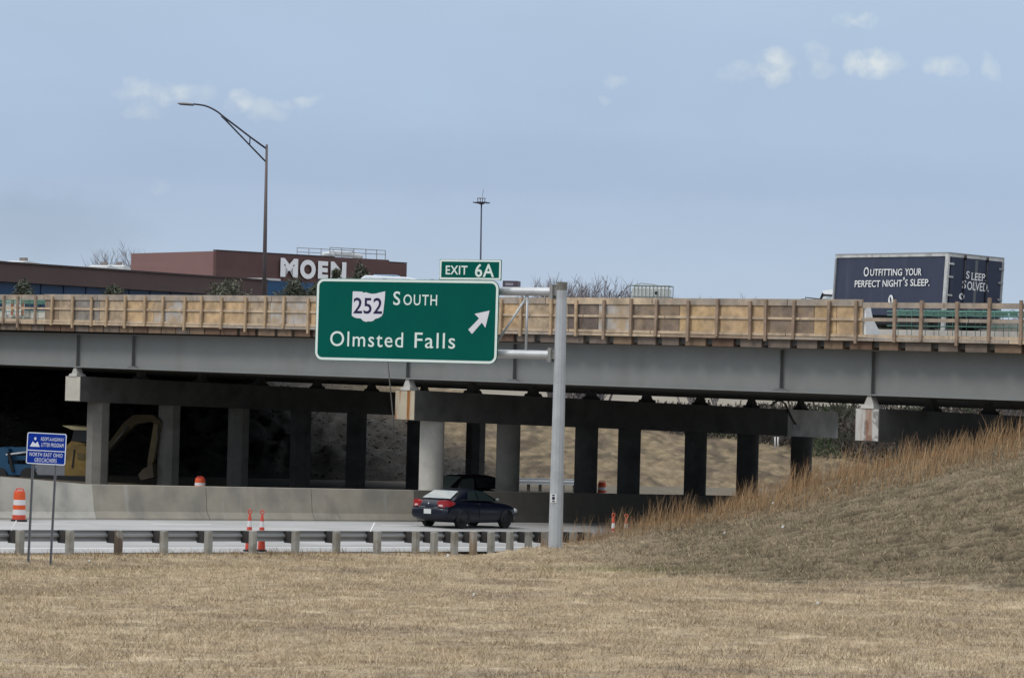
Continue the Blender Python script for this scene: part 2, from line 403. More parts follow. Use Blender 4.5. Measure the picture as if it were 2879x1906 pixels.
def build_terrain():
    xs = np.arange(-34, 40, .115); ys = np.arange(50, 118.5, .105)
    X, Y = np.meshgrid(xs, ys); Z = tz(X.ravel(), Y.ravel())
    nx, ny = len(xs), len(ys)
    v = np.stack([X.ravel(), Y.ravel(), Z], 1)
    t = (v[:, 0]-G0.x)*Wd.x+(v[:, 1]-G0.y)*Wd.y; n = (v[:, 0]-G0.x)*Nd.x+(v[:, 1]-G0.y)*Nd.y
    i = np.arange(nx*ny).reshape(ny, nx)
    f = np.stack([i[:-1, :-1], i[:-1, 1:], i[1:, 1:], i[1:, :-1]], -1).reshape(-1, 4)
    hl_ = hillness(v[:, 0], v[:, 1]); c = grass_colour(v[:, 0], v[:, 1], hl_)*(.84-.14*hl_)[:, None]
    o = fast_mesh('grass_field', v, f.ravel(), 4, attr_mat('field soil', .95, .55, 22, [(9, .30), (38, .35)]), c, smooth=True)
    set_props(o, kind='structure')
build_terrain()

def blades(name, P, H, WD, C, lean, m, seg=1, droop=None):
    """many narrow blades as one mesh; P (n,3) feet"""
    n = len(P); th = rng.random(n)*2*math.pi
    # blade width runs mostly across the view so that it reads
    ax = np.stack([np.cos(th)*.5+.7, np.sin(th)*.5, np.zeros(n)], 1); ax /= np.linalg.norm(ax, axis=1)[:, None]
    ld = rng.normal(0, 1, (n, 2))*lean; 
    if droop is not None: ld = ld+droop
    rows = []
    for k in range(seg+1):
        q = k/seg; w = WD*(1-q)**.6*.5 if k < seg else WD*.08
        cpt = P + np.stack([ld[:, 0]*H*q**1.7, ld[:, 1]*H*q**1.7, H*q], 1)
        rows += [cpt-ax*w[:, None], cpt+ax*w[:, None]]
    V = np.stack(rows, 1); nr = V.shape[1]
    F = []
    base = np.arange(n)*nr
    for k in range(seg): F.append(np.stack([base+2*k, base+2*k+1, base+2*k+3, base+2*k+2], 1))
    F = np.stack(F, 1).reshape(-1, 4)
    Cc = np.repeat(C[:, None, :], nr, 1)
    return fast_mesh(name, V.reshape(-1, 3), F.ravel(), 4, m, Cc.reshape(-1, 3))
GM = attr_mat('dry blades', .85)
def build_grass():
    # short dead turf over the field and the slope
    n = 680000
    Y = 55 + (115-55)*rng.random(n)**.8; a = -.235 + .485*rng.random(n); X = a*Y
    t = (X-G0.x)*Wd.x+(Y-G0.y)*Wd.y; nn = (X-G0.x)*Nd.x+(Y-G0.y)*Nd.y
    keep = (nn < -.12) & (Y < np.interp(a, ca, cY)+1.0)
    dens = vnoise(X*.8, Y*1.2, 21); keep &= rng.random(n) < (.62+.6*dens)*(1-.97*np.minimum(1, 1.3*bare(X, Y))*(.25+.75*hillness(X, Y)))
    X, Y, a = X[keep], Y[keep], a[keep]; n = len(X)
    hl = hillness(X, Y)
    C = grass_colour(X, Y, hl, .3)*((.74+.58*rng.random(n)))[:, None]
    dk = (rng.random(n) < .34*hl); C[dk] *= .48
    pale = rng.random(n) < .13*(1-.5*hl); C[pale] = np.array([.56, .45, .29])*(.8+.4*rng.random(pale.sum()))[:, None]
    H = (.035+.085*rng.random(n)**1.8)*(1+.35*hl)*(.5+1.0*vnoise(X*1.7, Y*1.7, 22)); WD = .009+.014*rng.random(n)
    o = blades('dry_grass', np.stack([X, Y, tz(X, Y)-.015], 1), H, WD, C, .75, GM)
    set_props(o, 'short dead straw coloured grass over the field and the slope', 'grass', kind='stuff')
    # tall rusty grass along the crest of the slope
    n = 17500
    a0_ = ca[2]-.006; a = a0_ + (ray(3100, 1150).x-a0_)*rng.random(n)
    Yc = np.interp(a, ca, cY); dep = rng.random(n)**1.3
    wid = np.interp(a, [ca[2], ca[4], ca[6], ca[9]], [1.5, 4.0, 5.5, 3.5])
    Y = Yc + .6 - wid*dep; X = a*Y
    cl = vnoise(X*1.6, Y*1.6, 31); keep = rng.random(n) < (.25+1.1*cl)*(1-.55*dep)*np.interp(a, [a0_, ca[3], ca[4], ca[5]], [.10, .25, .60, 1])
    X, Y, a, dep = X[keep], Y[keep], a[keep], dep[keep]; n = len(X)
    nn = (X-G0.x)*Nd.x+(Y-G0.y)*Nd.y
    H = (.24+.88*rng.random(n)**2.0)*(.45+.95*vnoise(X*1.3, Y*1.3, 32))*(1-.45*dep)
    rust = np.array([.31, .180, .090]); tan = np.array([.42, .305, .175]); k = rng.random(n)[:, None]**1.2*.8
    C = (rust*(1-k)+tan*k)*(.6+.7*rng.random(n))[:, None]
    o = blades('tall_grass', np.stack([X, Y, tz(X, Y)-.03], 1), H, .009+.013*rng.random(n), C, .20, GM, 3, np.array([.10, 0]))
    set_props(o, 'tall rusty dead grass standing along the crest of the slope', 'grass', kind='stuff')
    # weeds by the rail posts
    n = 5000
    t = -16+42*rng.random(n); q = -.1-1.5*rng.random(n)**1.5; cl = vnoise(t*1.3, q*2, 41); k = rng.random(n) < cl**2*1.2; t = t[k]; q = q[k]; n = len(t)
    X = G0.x+Wd.x*t+Nd.x*q; Y = G0.y+Wd.y*t+Nd.y*q
    C = np.array([.27, .19, .10])[None]*(.55+.9*rng.random(n))[:, None]
    o = blades('roadside_grass', np.stack([X, Y, tz(X, Y)-.02], 1), .10+.16*rng.random(n), .010+.012*rng.random(n), C, .4, GM, 2)
    set_props(o, 'ragged dead weeds at the foot of the guardrail posts', 'grass', kind='stuff')
build_grass()
def build_weeds():
    n = 9000
    Y = 62+34*rng.random(n); a = -.19+.38*rng.random(n); X = a*Y
    cl = sstep(vnoise(X*.16+5, Y*.34, 81), .52, .8)*(.35+.65*sstep(a, -.02, .06)); k = (rng.random(n) < cl) & ((X-G0.x)*Nd.x+(Y-G0.y)*Nd.y < -1.5) & (Y < np.interp(a, fa, fY)); X, Y = X[k], Y[k]; n = len(X)
    C = np.array([.23, .185, .135])[None]*(.5+.8*rng.random(n))[:, None]
    o = blades('field_weeds', np.stack([X, Y, tz(X, Y)-.02], 1), .10+.14*rng.random(n), .006+.009*rng.random(n), C, .30, GM, 2)
    set_props(o, 'thin grey brown dead weed stems scattered over the field', 'weeds', kind='stuff')
build_weeds()

# far ground to the horizon and under the camera
EARTH = mat('earth', (.20, .155, .09), .95, .25, .4, .4, 6, c2=(.13, .10, .06), c2s=.2)
g = MB()
for (x0, x1, y0, y1) in ((-4000, 4000, -60, 50), (-4000, -34, 50, 118.5), (39.9, 4000, 50, 118.5)):
    g.quad((x0, y0, ZF-.02), (x1, y0, ZF-.02), (x1, y1, ZF-.02), (x0, y1, ZF-.02))
struct('ground', g, EARTH)
g = MB(); g.quad((-6000, 118.5, -8.6), (6000, 118.5, -8.6), (6000, 9000, -8.6), (-6000, 9000, -8.6)); struct('ground', g, EARTH)

# ------------------------------------------------------------------ roads
PAVE = mat('pavement', (.35, .345, .338), .85, .07, .6, .15, 60, stretch=(1, 1, 1), streak=((.27, .265, .258), (.03, .75, 1), .50), srot=-R_(48.7), c2=(.30, .295, .285), c2s=.25)
LINE = mat('road paint', (.80, .80, .78), .7, .06, 4)
def road_strip(mb, t0, t1, n0, n1, dz):
    st = 12.0; k = max(1, int((t1-t0)/st))
    for i in range(k):
        a = t0+(t1-t0)*i/k; b = t0+(t1-t0)*(i+1)/k
        mb.quad(road(a, n0, dz), road(b, n0, dz), road(b, n1, dz), road(a, n1, dz))
    return mb
r_ = MB(); road_strip(r_, -120, 110, .15, 16.6, 0.0); struct('road', r_, PAVE)
r_ = MB(); road_strip(r_, -120, 110, 16.6, 37.5, -.02); struct('road', r_, mat('far pavement', (.30, .29, .275), .9, .12, .5, .2, 40))
r_ = MB(); road_strip(r_, -120, 110, 37.5, 60, -.03); struct('verge_ground', r_, mat('verge soil', (.10, .082, .055), .95, .3, .8, .4, 8))
t_, n_edge = tn(road_hit(600, 1539.5))
r_ = MB(); road_strip(r_, -100, 140, n_edge-.07, n_edge+.07, .004); struct('road_marking', r_, LINE)
t_, n_lane = tn(road_hit(512, 1473))
r_ = MB()
for k in range(-8, 8):
    road_strip(r_, t_-1.5+12.2*k, t_+1.5+12.2*k, n_lane-.06, n_lane+.06, .004)
struct('road_marking', r_, LINE)
t_, n_far = tn(road_hit(300, 1466))
r_ = MB(); road_strip(r_, -100, 160, n_far-.05, n_far+.05, .004); struct('road_marking', r_, mat('worn paint', (.50, .50, .48), .8, .15, 3))

# ------------------------------------------------------------------ far embankment (road level up to the bridge seats)
def build_embankment():
    cr = [(-600, 985), (240, 1004), (700, 1030), (1000, 1066), (1300, 1122), (1450, 1160), (1700, 1196), (1800, 1209), (1918, 1227), (2070, 1243), (2330, 1277), (2600, 1292), (3400, 1310)]
    px = np.arange(-600, 3401, 6.0); rows = 64
    V = []; C = []
    for x in px:
        y = np.interp(x, [c[0] for c in cr], [c[1] for c in cr])
        r = ray(x, y); k = G0h
        def Yn(nv):  # depth where the column meets the line n = nv
            return (nv + k.dot(Nd))/(Nd.x*r.x + Nd.y)
        Y0, Y1, Y2 = Yn(51.5), Yn(67), Yn(140)
        z0 = road_z((r.x*Y0, Y0)) - .05; z1 = r.z*Y1
        for j in range(rows):
            q = j/(rows-4)
            if q <= 1: Yq = Y0+(Y1-Y0)*q; z = z0+(z1-z0)*(q**.9)
            else: Yq = Y1+(Y2-Y1)*(j-(rows-4))/3; z = z1 - .01*(j-(rows-4))
            V.append((r.x*Yq, Yq, z))
    V = np.array(V); X, Y = V[:, 0], V[:, 1]
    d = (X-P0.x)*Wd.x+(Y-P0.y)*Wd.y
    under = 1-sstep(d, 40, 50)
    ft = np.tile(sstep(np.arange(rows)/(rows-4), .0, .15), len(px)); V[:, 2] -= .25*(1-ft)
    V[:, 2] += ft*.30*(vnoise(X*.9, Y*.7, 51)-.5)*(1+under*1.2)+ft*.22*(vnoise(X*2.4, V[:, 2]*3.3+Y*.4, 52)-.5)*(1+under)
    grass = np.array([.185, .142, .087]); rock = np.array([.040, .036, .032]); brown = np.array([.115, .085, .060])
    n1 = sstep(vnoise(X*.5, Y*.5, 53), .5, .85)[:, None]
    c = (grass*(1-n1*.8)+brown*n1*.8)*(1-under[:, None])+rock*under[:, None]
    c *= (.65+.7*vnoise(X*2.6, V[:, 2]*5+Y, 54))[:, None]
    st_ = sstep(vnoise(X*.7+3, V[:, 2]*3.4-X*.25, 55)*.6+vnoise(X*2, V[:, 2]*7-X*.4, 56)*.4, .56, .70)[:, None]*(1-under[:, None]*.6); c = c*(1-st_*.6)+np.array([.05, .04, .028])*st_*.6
    nx = len(px); i = np.arange(nx*rows).reshape(nx, rows)
    f = np.stack([i[:-1, :-1], i[1:, :-1], i[1:, 1:], i[:-1, 1:]], -1).reshape(-1, 4)
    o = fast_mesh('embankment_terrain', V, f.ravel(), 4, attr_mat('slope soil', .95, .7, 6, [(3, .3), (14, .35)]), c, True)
    set_props(o, kind='structure')
    # a low rise of straw coloured land far beyond
    m = MB()
    pts = [(-2500, 1120), (0, 1090), (900, 1078), (1500, 1080), (2000, 1100), (2600, 1130), (4000, 1150)]
    for (x0, y0), (x1, y1) in zip(pts, pts[1:]):
        m.quad(at(x0, 1330, 300), at(x1, 1330, 300), at(x1, y1, 520), at(x0, y0, 520))
    struct('hills', m, mat('far grass', (.20, .175, .135), .95, .25, .1))
build_embankment()
def rubble():
    # broken stone on the slope under the bridge
    em = bpy.data.objects['embankment_terrain'].data; n = len(em.vertices); co = np.empty(n*3, np.float32); em.vertices.foreach_get('co', co); co = co.reshape(-1, 3)
    d = (co[:, 0]-P0.x)*Wd.x+(co[:, 1]-P0.y)*Wd.y; idx = np.where((d < 46) & (d > -8))[0]
    idx = rng.choice(idx, 7000); P = co[idx]+rng.normal(0, .12, (7000, 3))
    at_ = np.empty(n*4, np.float32); em.attributes['Col'].data.foreach_get('color', at_); lc = at_.reshape(-1, 4)[idx, :3]; s = .03+.10*rng.random(7000)**2.5
    base = np.array([(1, 0, 0), (-1, 0, 0), (0, 1, 0), (0, -1, 0), (0, 0, 1), (0, 0, -1)], float)
    fc = np.array([(0, 2, 4), (2, 1, 4), (1, 3, 4), (3, 0, 4), (2, 0, 5), (1, 2, 5), (3, 1, 5), (0, 3, 5)])
    V = (P[:, None, :]+base[None]*np.array([1.3, .7, .5])*s[:, None, None]*(.6+.8*rng.random((7000, 6, 3)))).reshape(-1, 3)
    F = (fc[None]+6*np.arange(7000)[:, None, None]).ravel()
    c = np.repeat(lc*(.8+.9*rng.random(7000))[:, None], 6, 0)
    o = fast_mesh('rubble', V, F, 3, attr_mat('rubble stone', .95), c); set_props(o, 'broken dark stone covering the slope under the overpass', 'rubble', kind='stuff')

rubble()
# ------------------------------------------------------------------ bridge
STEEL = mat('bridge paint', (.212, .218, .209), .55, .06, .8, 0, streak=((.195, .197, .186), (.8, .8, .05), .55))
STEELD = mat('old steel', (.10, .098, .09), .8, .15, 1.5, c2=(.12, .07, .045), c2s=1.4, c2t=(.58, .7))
CONC = mat('shaded concrete', (.105, .102, .094), .9, .14, 1.6, .15, 18, c2=(.075, .072, .066), c2s=.9, c2t=(.45, .65))  # shade under the deck painted into this concrete
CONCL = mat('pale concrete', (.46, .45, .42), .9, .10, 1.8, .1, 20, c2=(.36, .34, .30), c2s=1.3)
CONCM = mat('half shaded column concrete', (.205, .193, .17), .9, .12, 1.6, .15, 18, c2=(.16, .15, .132), c2s=.9)
CONCP = mat('lit column concrete', (.46, .435, .38), .9, .10, 1.6, .1, 18, c2=(.36, .35, .32), c2s=.9)  # outermost column, its daylight put into the colour
RUSTC = mat('rust stained concrete', (.45, .385, .285), .9, .10, 2, .1, 20, streak=((.27, .105, .025), (3.4, 3.4, .25), .50))
zb = zline(-6.03, -.471, 53.6, -.146); zt = zline(-6.03, 1.151, 53.6, 1.35)
SA, SB = -34.0, 84.0
bridge = thing('overpass_bridge', bp(25.6, 0, -6.4), 'long steel girder overpass with grey painted fascia girder on concrete piers', 'bridge')
g = MB()
g.hexa([bp(SB, 0, zb(SB)), bp(SA, 0, zb(SA)), bp(SA, .03, zb(SA)), bp(SB, .03, zb(SB)), bp(SB, 0, zt(SB)), bp(SA, 0, zt(SA)), bp(SA, .03, zt(SA)), bp(SB, .03, zt(SB))])
for zf, h in ((zb, -.05), (zt, .05)):
    za = lambda s: zf(s)+min(h, 0); zc = lambda s: zf(s)+max(h, 0)
    g.hexa([bp(SB, -.22, za(SB)), bp(SA, -.22, za(SA)), bp(SA, .25, za(SA)), bp(SB, .25, za(SB)), bp(SB, -.22, zc(SB)), bp(SA, -.22, zc(SA)), bp(SA, .25, zc(SA)), bp(SB, .25, zc(SB))])
gird = part('girder', g, STEEL, bridge, label='grey painted outer girder facing the viewer')
for x, foot in ((222, 0), (378, 1), (1150, 0), (1450, 1), (2200, 1), (2457, 0)):
    s, _ = fascia(x, 1030 if x < 1500 else 1060); m = MB()
    m.hexa([bp(s+.02, -.19, zb(s)), bp(s-.02, -.19, zb(s)), bp(s-.02, 0, zb(s)), bp(s+.02, 0, zb(s)), bp(s+.02, -.19, zt(s)), bp(s-.02, -.19, zt(s)), bp(s-.02, 0, zt(s)), bp(s+.02, 0, zt(s))])
    if foot:
        m.hexa([bp(s+.42, -.20, zb(s)), bp(s-.42, -.20, zb(s)), bp(s-.42, 0, zb(s)), bp(s+.42, 0, zb(s)), bp(s+.10, -.20, zb(s)+.10), bp(s-.10, -.20, zb(s)+.10), bp(s-.10, 0, zb(s)+.10), bp(s+.10, 0, zb(s)+.10)])
    part('stiffener', m, mat('stiffener steel', (.14, .145, .14), .6, .1, 2, streak=((.16, .08, .05), (4, 4, .8), .62)), gird)
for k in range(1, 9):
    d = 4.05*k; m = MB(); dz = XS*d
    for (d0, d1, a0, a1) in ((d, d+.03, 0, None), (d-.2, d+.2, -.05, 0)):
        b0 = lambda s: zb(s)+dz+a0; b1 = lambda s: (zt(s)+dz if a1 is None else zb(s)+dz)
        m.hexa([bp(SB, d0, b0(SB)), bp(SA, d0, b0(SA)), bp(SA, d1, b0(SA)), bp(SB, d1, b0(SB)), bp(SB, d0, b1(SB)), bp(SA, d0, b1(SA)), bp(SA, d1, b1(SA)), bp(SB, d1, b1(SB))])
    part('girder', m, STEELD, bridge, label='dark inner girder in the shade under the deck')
m = MB()
for i in range(16):
    s0 = SA+(SB-SA)*i/16; s1 = SA+(SB-SA)*(i+1)/16
    e = [(-.75, zt), (33.2, zt)]
    P = lambda s, d, h: bp(s, d, zt(s)+XS*d+h)
    m.hexa([P(s1, -.75, .12), P(s0, -.75, .12), P(s0, 33.2, .12), P(s1, 33.2, .12), P(s1, -.75, .40), P(s0, -.75, .40), P(s0, 33.2, .40), P(s1, 33.2, .40)])
part('deck_slab', m, CONC, bridge)
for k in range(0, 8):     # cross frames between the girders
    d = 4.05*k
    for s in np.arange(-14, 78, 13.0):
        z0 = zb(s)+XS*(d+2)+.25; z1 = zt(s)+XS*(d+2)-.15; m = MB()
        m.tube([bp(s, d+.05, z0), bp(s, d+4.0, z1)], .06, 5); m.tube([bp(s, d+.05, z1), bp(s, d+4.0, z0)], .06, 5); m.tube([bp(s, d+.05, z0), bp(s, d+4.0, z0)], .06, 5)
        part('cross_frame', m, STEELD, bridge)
# far edge parapet of the deck
m = MB()
P = lambda s, d, h: bp(s, d, zt(s)+XS*d+h)
m.hexa([P(SB, 32.7, .40), P(SA, 32.7, .40), P(SA, 33.1, .40), P(SB, 33.1, .40), P(SB, 32.8, 1.5), P(SA, 32.8, 1.5), P(SA, 33.1, 1.5), P(SB, 33.1, 1.5)])
part('parapet', m, CONCL, bridge)

# ---- piers
def pier(px, ytop, ybot, half, cols, lab, octo=False, end_mat=RUSTC, clen=31.2, fromd=-.25, endpx=None):
    s, p = fascia(px, (ytop+ybot)/2, fromd)
    if endpx: clen = fromd+vplane(endpx, 1195, Vector((p.x, p.y, 0)), Wd)[0]
    z1 = ray(px, ytop).z*p.y; z0 = ray(px, ybot).z*p.y
    th = thing('bridge_pier', bp(s, 14, road_z(bp(s, 14, 0))), lab, 'bridge pier', group='piers under the overpass')
    Z = lambda d, z: z+XS*(d-fromd)
    d0, d1 = fromd, clen
    m = MB(); m.hexa([bp(s+half, d0, Z(d0, z0)), bp(s-half, d0, Z(d0, z0)), bp(s-half, d1, Z(d1, z0)), bp(s+half, d1, Z(d1, z0)),
                      bp(s+half, d0, Z(d0, z1)), bp(s-half, d0, Z(d0, z1)), bp(s-half, d1, Z(d1, z1)), bp(s+half, d1, Z(d1, z1))])
    cap = part('pier_cap', m, CONC, th)
    m = MB(); e = .02
    m.hexa([bp(s+half-.03, d0-e, z0+.03), bp(s-half+.03, d0-e, z0+.03), bp(s-half+.03, d0+.01, z0+.03), bp(s+half-.03, d0+.01, z0+.03),
            bp(s+half-.03, d0-e, z1-.03), bp(s-half+.03, d0-e, z1-.03), bp(s-half+.03, d0+.01, z1-.03), bp(s+half-.03, d0+.01, z1-.03)])
    part('cap_end', m, end_mat, cap, label='rust streaked end face of the cap')
    if endpx:      # far end of the cap, daylight put into a paler colour
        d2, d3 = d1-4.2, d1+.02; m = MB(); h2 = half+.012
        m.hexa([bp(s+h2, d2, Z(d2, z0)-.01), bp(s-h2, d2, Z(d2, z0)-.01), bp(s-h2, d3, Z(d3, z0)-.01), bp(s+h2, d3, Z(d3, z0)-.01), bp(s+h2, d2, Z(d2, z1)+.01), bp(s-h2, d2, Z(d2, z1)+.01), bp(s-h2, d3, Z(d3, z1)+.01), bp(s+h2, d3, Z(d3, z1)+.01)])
        part('cap_end', m, mat('daylit concrete', (.62, .60, .56), .9, .12, 1.6, .1, 18, c2=(.42, .41, .38), c2s=.6, c2t=(.42, .62), streak=((.32, .18, .08), (2.5, 2.5, .2), .66)), cap, label='far end of the cap, painted paler for the daylight')
    for d in cols:
        c = bp(s, d, 0); zt_ = Z(d, z0)+.01; zb_ = road_z(c)-.8; m = MB()
        n = 8 if octo else 28; rr = .56 if octo else .53
        a0 = math.atan2(Ud.y, Ud.x)+math.pi/8
        ring = lambda z: [(c.x+rr*math.cos(a0+2*math.pi*j/n), c.y+rr*math.sin(a0+2*math.pi*j/n), z) for j in range(n)]
        m.rings([ring(zb_), ring(zt_)])
        part('column', m, (CONCM if d < 13 else CONC) if octo else (CONCP if d < 3 and px < 2000 else (CONCM if d < 8 and px < 2000 else CONC)), th, smooth=(False if octo else 'auto'))  # shade under the deck put into the column colours, paler at the open edge
    # bearings on the cap under each girder
    for k in range(0, 8):
        d = 4.05*k; m = MB(); za = Z(d, z1)-.01; zc = zb(s)+XS*d-.05
        if zc-za < .05: continue
        hb = (zc-za)
        m.hexa([bp(s+.32, d-.3, za), bp(s-.32, d-.3, za), bp(s-.32, d+.3, za), bp(s+.32, d+.3, za), bp(s+.26, d-.25, za+hb*.3), bp(s-.26, d-.25, za+hb*.3), bp(s-.26, d+.25, za+hb*.3), bp(s+.26, d+.25, za+hb*.3)])
        m.hexa([bp(s+.22, d-.18, za+hb*.3), bp(s-.22, d-.18, za+hb*.3), bp(s-.22, d+.18, za+hb*.3), bp(s+.22, d+.18, za+hb*.3), bp(s+.07, d-.16, zc), bp(s-.07, d-.16, zc), bp(s-.07, d+.16, zc), bp(s+.07, d+.16, zc)])
        part('bearing', m, CONCL if k == 0 else STEELD, th)
    return th, s, Z, z0, z1
pier1 = pier(205, 1057, 1128, .57, (1.4, 6.0, 10.7, 15.1, 19.2, 23.8, 28.5), 'pier with octagonal columns standing behind the blue roadside sign', True,
             end_mat=mat('stained pale concrete', (.50, .47, .40), .9, .1, 2, .1, 20, streak=((.36, .24, .12), (3, 3, .2), .62)))
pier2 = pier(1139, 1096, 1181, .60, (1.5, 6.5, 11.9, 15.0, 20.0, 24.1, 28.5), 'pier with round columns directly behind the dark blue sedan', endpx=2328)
pier3 = pier(2438, 1147, 1241, .56, (2.6, 9.0, 15.5, 22.0, 28.5), 'pier whose cap rests in the tall rusty grass on the slope',
             end_mat=mat('streaked pale concrete', (.50, .485, .45), .9, .1, 2, .1, 20, c2=(.25, .245, .235), c2s=2.2, c2t=(.52, .58), streak=((.24, .075, .012), (3.1, 3.1, .15), .57)))
# conduit and small lamp on the far part of the middle pier cap
th, s, Z, z0, z1 = pier2
m = MB(); q = [bp(s-.66, 25.0+.3*i, Z(25, z1)+.15+.25*math.sin(i*.7)-.22*max(0, i-4)) for i in range(8)]
m.tube(q, .05, 6); cd = part('conduit', m, STEELD, th, smooth=True)
m = MB(); m.box(q[-1]+Vector((0, 0, -.15)), .16, .12, .14); part('lamp', m, mat('lamp glass', (.75, .76, .75), .25, .05), th)

# ---- dangling cable in front of the middle pier
m = MB(); a = fascia(1090, 1016, -.6)[1]; b = fascia(1106, 1232, -.6)[1]
m.tube([a, a.lerp(b, .35)+Vector((.03, 0, 0)), a.lerp(b, .7)+Vector((.05, 0, 0)), b], .028, 6)
solo('hanging_cable', m, STEELD, 'thin dark cable hanging down from the overpass below the big green sign', 'cable', smooth=True)

# ------------------------------------------------------------------ timber formwork along the deck edge
DF = -1.0
def fz(y400, y2300):
    s0, p0 = fascia(400, y400, DF); s1, p1 = fascia(2300, y2300, DF)
    return zline(s0, ray(400, y400).z*p0.y, s1, ray(2300, y2300).z*p1.y)
def fs(px, y=880): return fascia(px, y, DF)[0]
Ztop, ZtopR0 = fz(829, 841), fz(845, 860)
Zmid1, Zmid0 = fz(868, 893), fz(874, 900)
Zbot1, Zbot0 = fz(903, 938), fz(910, 946)
Zs1, Zs0 = fz(911, 948), fz(917, 956)
Zp1, Zp0, Zp0b = fz(833, 845), fz(918, 955), fz(926, 964)
Zb1, Zb0 = fz(917, 957), fz(936, 980)
def slab(mb, sa, sb, da, db, z0, z1):
    return mb.hexa([bp(sb, da, z0(sb)), bp(sa, da, z0(sa)), bp(sa, db, z0(sa)), bp(sb, db, z0(sb)), bp(sb, da, z1(sb)), bp(sa, da, z1(sa)), bp(sa, db, z1(sa)), bp(sb, db, z1(sb))])
form = thing('timber_formwork', bp(25, DF, 1.6), 'long run of timber formwork with plywood boards fixed along the overpass edge', 'formwork')
def wood(name, c, var=.25, c2=None):
    return mat(name, c, .85, var, 2.2, .2, 30, stretch=(1, 1, 1), c2=c2, c2s=1.6)
PLY = {'o': wood('fresh plywood', (.50, .345, .195), .35, (.38, .265, .16)), 't': wood('tan plywood', (.42, .32, .215), .35, (.29, .225, .16)),
       'g': wood('grey plywood', (.255, .23, .205), .3, (.19, .16, .135)), 'd': wood('dark plywood', (.125, .095, .08), .35, (.19, .145, .115)),
       'l': wood('bleached plywood', (.42, .385, .35), .22, (.38, .28, .18)), 'b': wood('brown plywood', (.205, .155, .118), .35, (.27, .195, .125)),
       'y': wood('yellow plywood', (.50, .345, .185), .35, (.38, .27, .16))}
STUD = wood('stud timber', (.41, .295, .185), .3); STUDG = wood('weathered stud', (.27, .195, .14), .3)
RAILW = wood('rail timber', (.50, .385, .265), .25, (.36, .28, .20)); RAILG = wood('grey rail timber', (.31, .265, .22), .3, (.38, .30, .225))
sheets = [(123, 'b'), (163, 't'), (206, 'g'), (277, 't'), (353, 'o'), (430, 'l'), (516, 'o'), (630, 'o'), (700, 't'), (757, 'l'), (800, 'l'), (866, 'o'), (945, 't'), (1040, 'o'), (1130, 't'), (1230, 'o'), (1330, 'l'), (1405, 'o'),
          (1475, 't'), (1594, 'd'), (1680, 'l'), (1772, 'b'), (1908, 'y'), (2022, 'o'), (2160, 'b'), (2287, 'y'), (2350, 'o'), (2424, None)]
for (x0, k), (x1, _) in zip(sheets, sheets[1:]):
    m = MB(); slab(m, fs(x1)+.012, fs(x0)-.012, DF+.06, DF+.08, Zs1, Ztop); part('plywood_sheet', m, PLY[k], form)
rng2_ = random.Random(9)
posts_px = [11, 52, 101, 147, 206, 259, 301, 353, 409, 459, 520, 568, 624, 692, 747, 799, 869, 935, 1000, 1066, 1133, 1200, 1270, 1340, 1409, 1466, 1551, 1622, 1700, 1776, 1846, 1937, 2018, 2112, 2155, 2233, 2331, 2409,
            2518, 2592, 2693, 2783, 2873, 2960, 3050, 3142, 3236, 3330, 3425, 3520]
for i, x in enumerate([-130, -60] + posts_px):
    s = fs(x); m = MB(); lo = Zp0b if i % 3 == 0 else Zp0
    hi = (lambda q: Zp1(q)+(.10 if (x in (2518, 2783, 2873)) else 0))
    slab(m, s-.06, s+.06, DF-.09, DF, lo, hi); le = rng2_.uniform(-.035, .035); hh = rng2_.uniform(-.05, .04)
    m.v = [(v[0]+(Ud.x*le if i_ > 3 else 0), v[1]+(Ud.y*le if i_ > 3 else 0), v[2]+(hh if i_ > 3 else hh)) for i_, v in enumerate(m.v)]
    part('upright', m, STUDG if x > 1690 or x < 110 else STUD, form)
rng2 = random.Random(3)
def rails(x0, x1, za, zb_, mats, d0, d1, gap=.03):
    x = x0
    while x < x1:
        L = rng2.choice([150, 210, 280]) if x < 1500 else rng2.choice([230, 300, 380]); e = min(x+L, x1); m = MB()
        slab(m, fs(e)+gap, fs(x)-gap*.2, d0, d1, za, zb_); part('rail', m, rng2.choice(mats), form); x = e
rails(123, 2424, ZtopR0, Ztop, [RAILG, RAILW, RAILG], DF+.005, DF+.058)
rails(-150, 123, ZtopR0, lambda q: Ztop(q)-.03, [RAILG], DF+.005, DF+.058)
rails(2424, 3530, lambda q: ZtopR0(q)-.06, lambda q: Ztop(q)-.11, [RAILG], DF+.005, DF+.058)
rails(-150, 2424, Zmid0, Zmid1, [RAILW, RAILW], DF+.005, DF+.058)
rails(2424, 3530, lambda q: Zmid0(q)-.02, lambda q: Zmid1(q)+.02, [RAILG], DF+.005, DF+.058)
rails(-150, 3530, Zbot0, Zbot1, [RAILW], DF+.005, DF+.058)
rails(-150, 3530, Zs0, Zs1, [RAILG, RAILW, STUDG], DF-.02, DF+.25)
DARKW = [wood('bracket timber %s' % n, c, .25) for n, c in (('brown', (.125, .075, .05)), ('grey', (.16, .125, .10)), ('tan', (.19, .13, .085)))]
s = fs(3535); smax = fs(-160); k = 0
while s < smax:
    x_frac = (s-fs(3535))/(smax-fs(3535)); Lb = rng2.uniform(.85, 1.15); gap = .34 if x_frac < .45 else (.22 if x_frac < .7 else .06)
    m = MB(); slab(m, s, s+Lb, DF+.12, DF+.95, Zb0, lambda q: Zb1(q)-.004); part('bracket_block', m, rng2.choice(DARKW), form); s += Lb+gap
m = MB(); slab(m, fs(3535), smax, DF+.9, DF+1.0, Zb0, Zb1); part('soffit_board', m, DARKW[0], form)
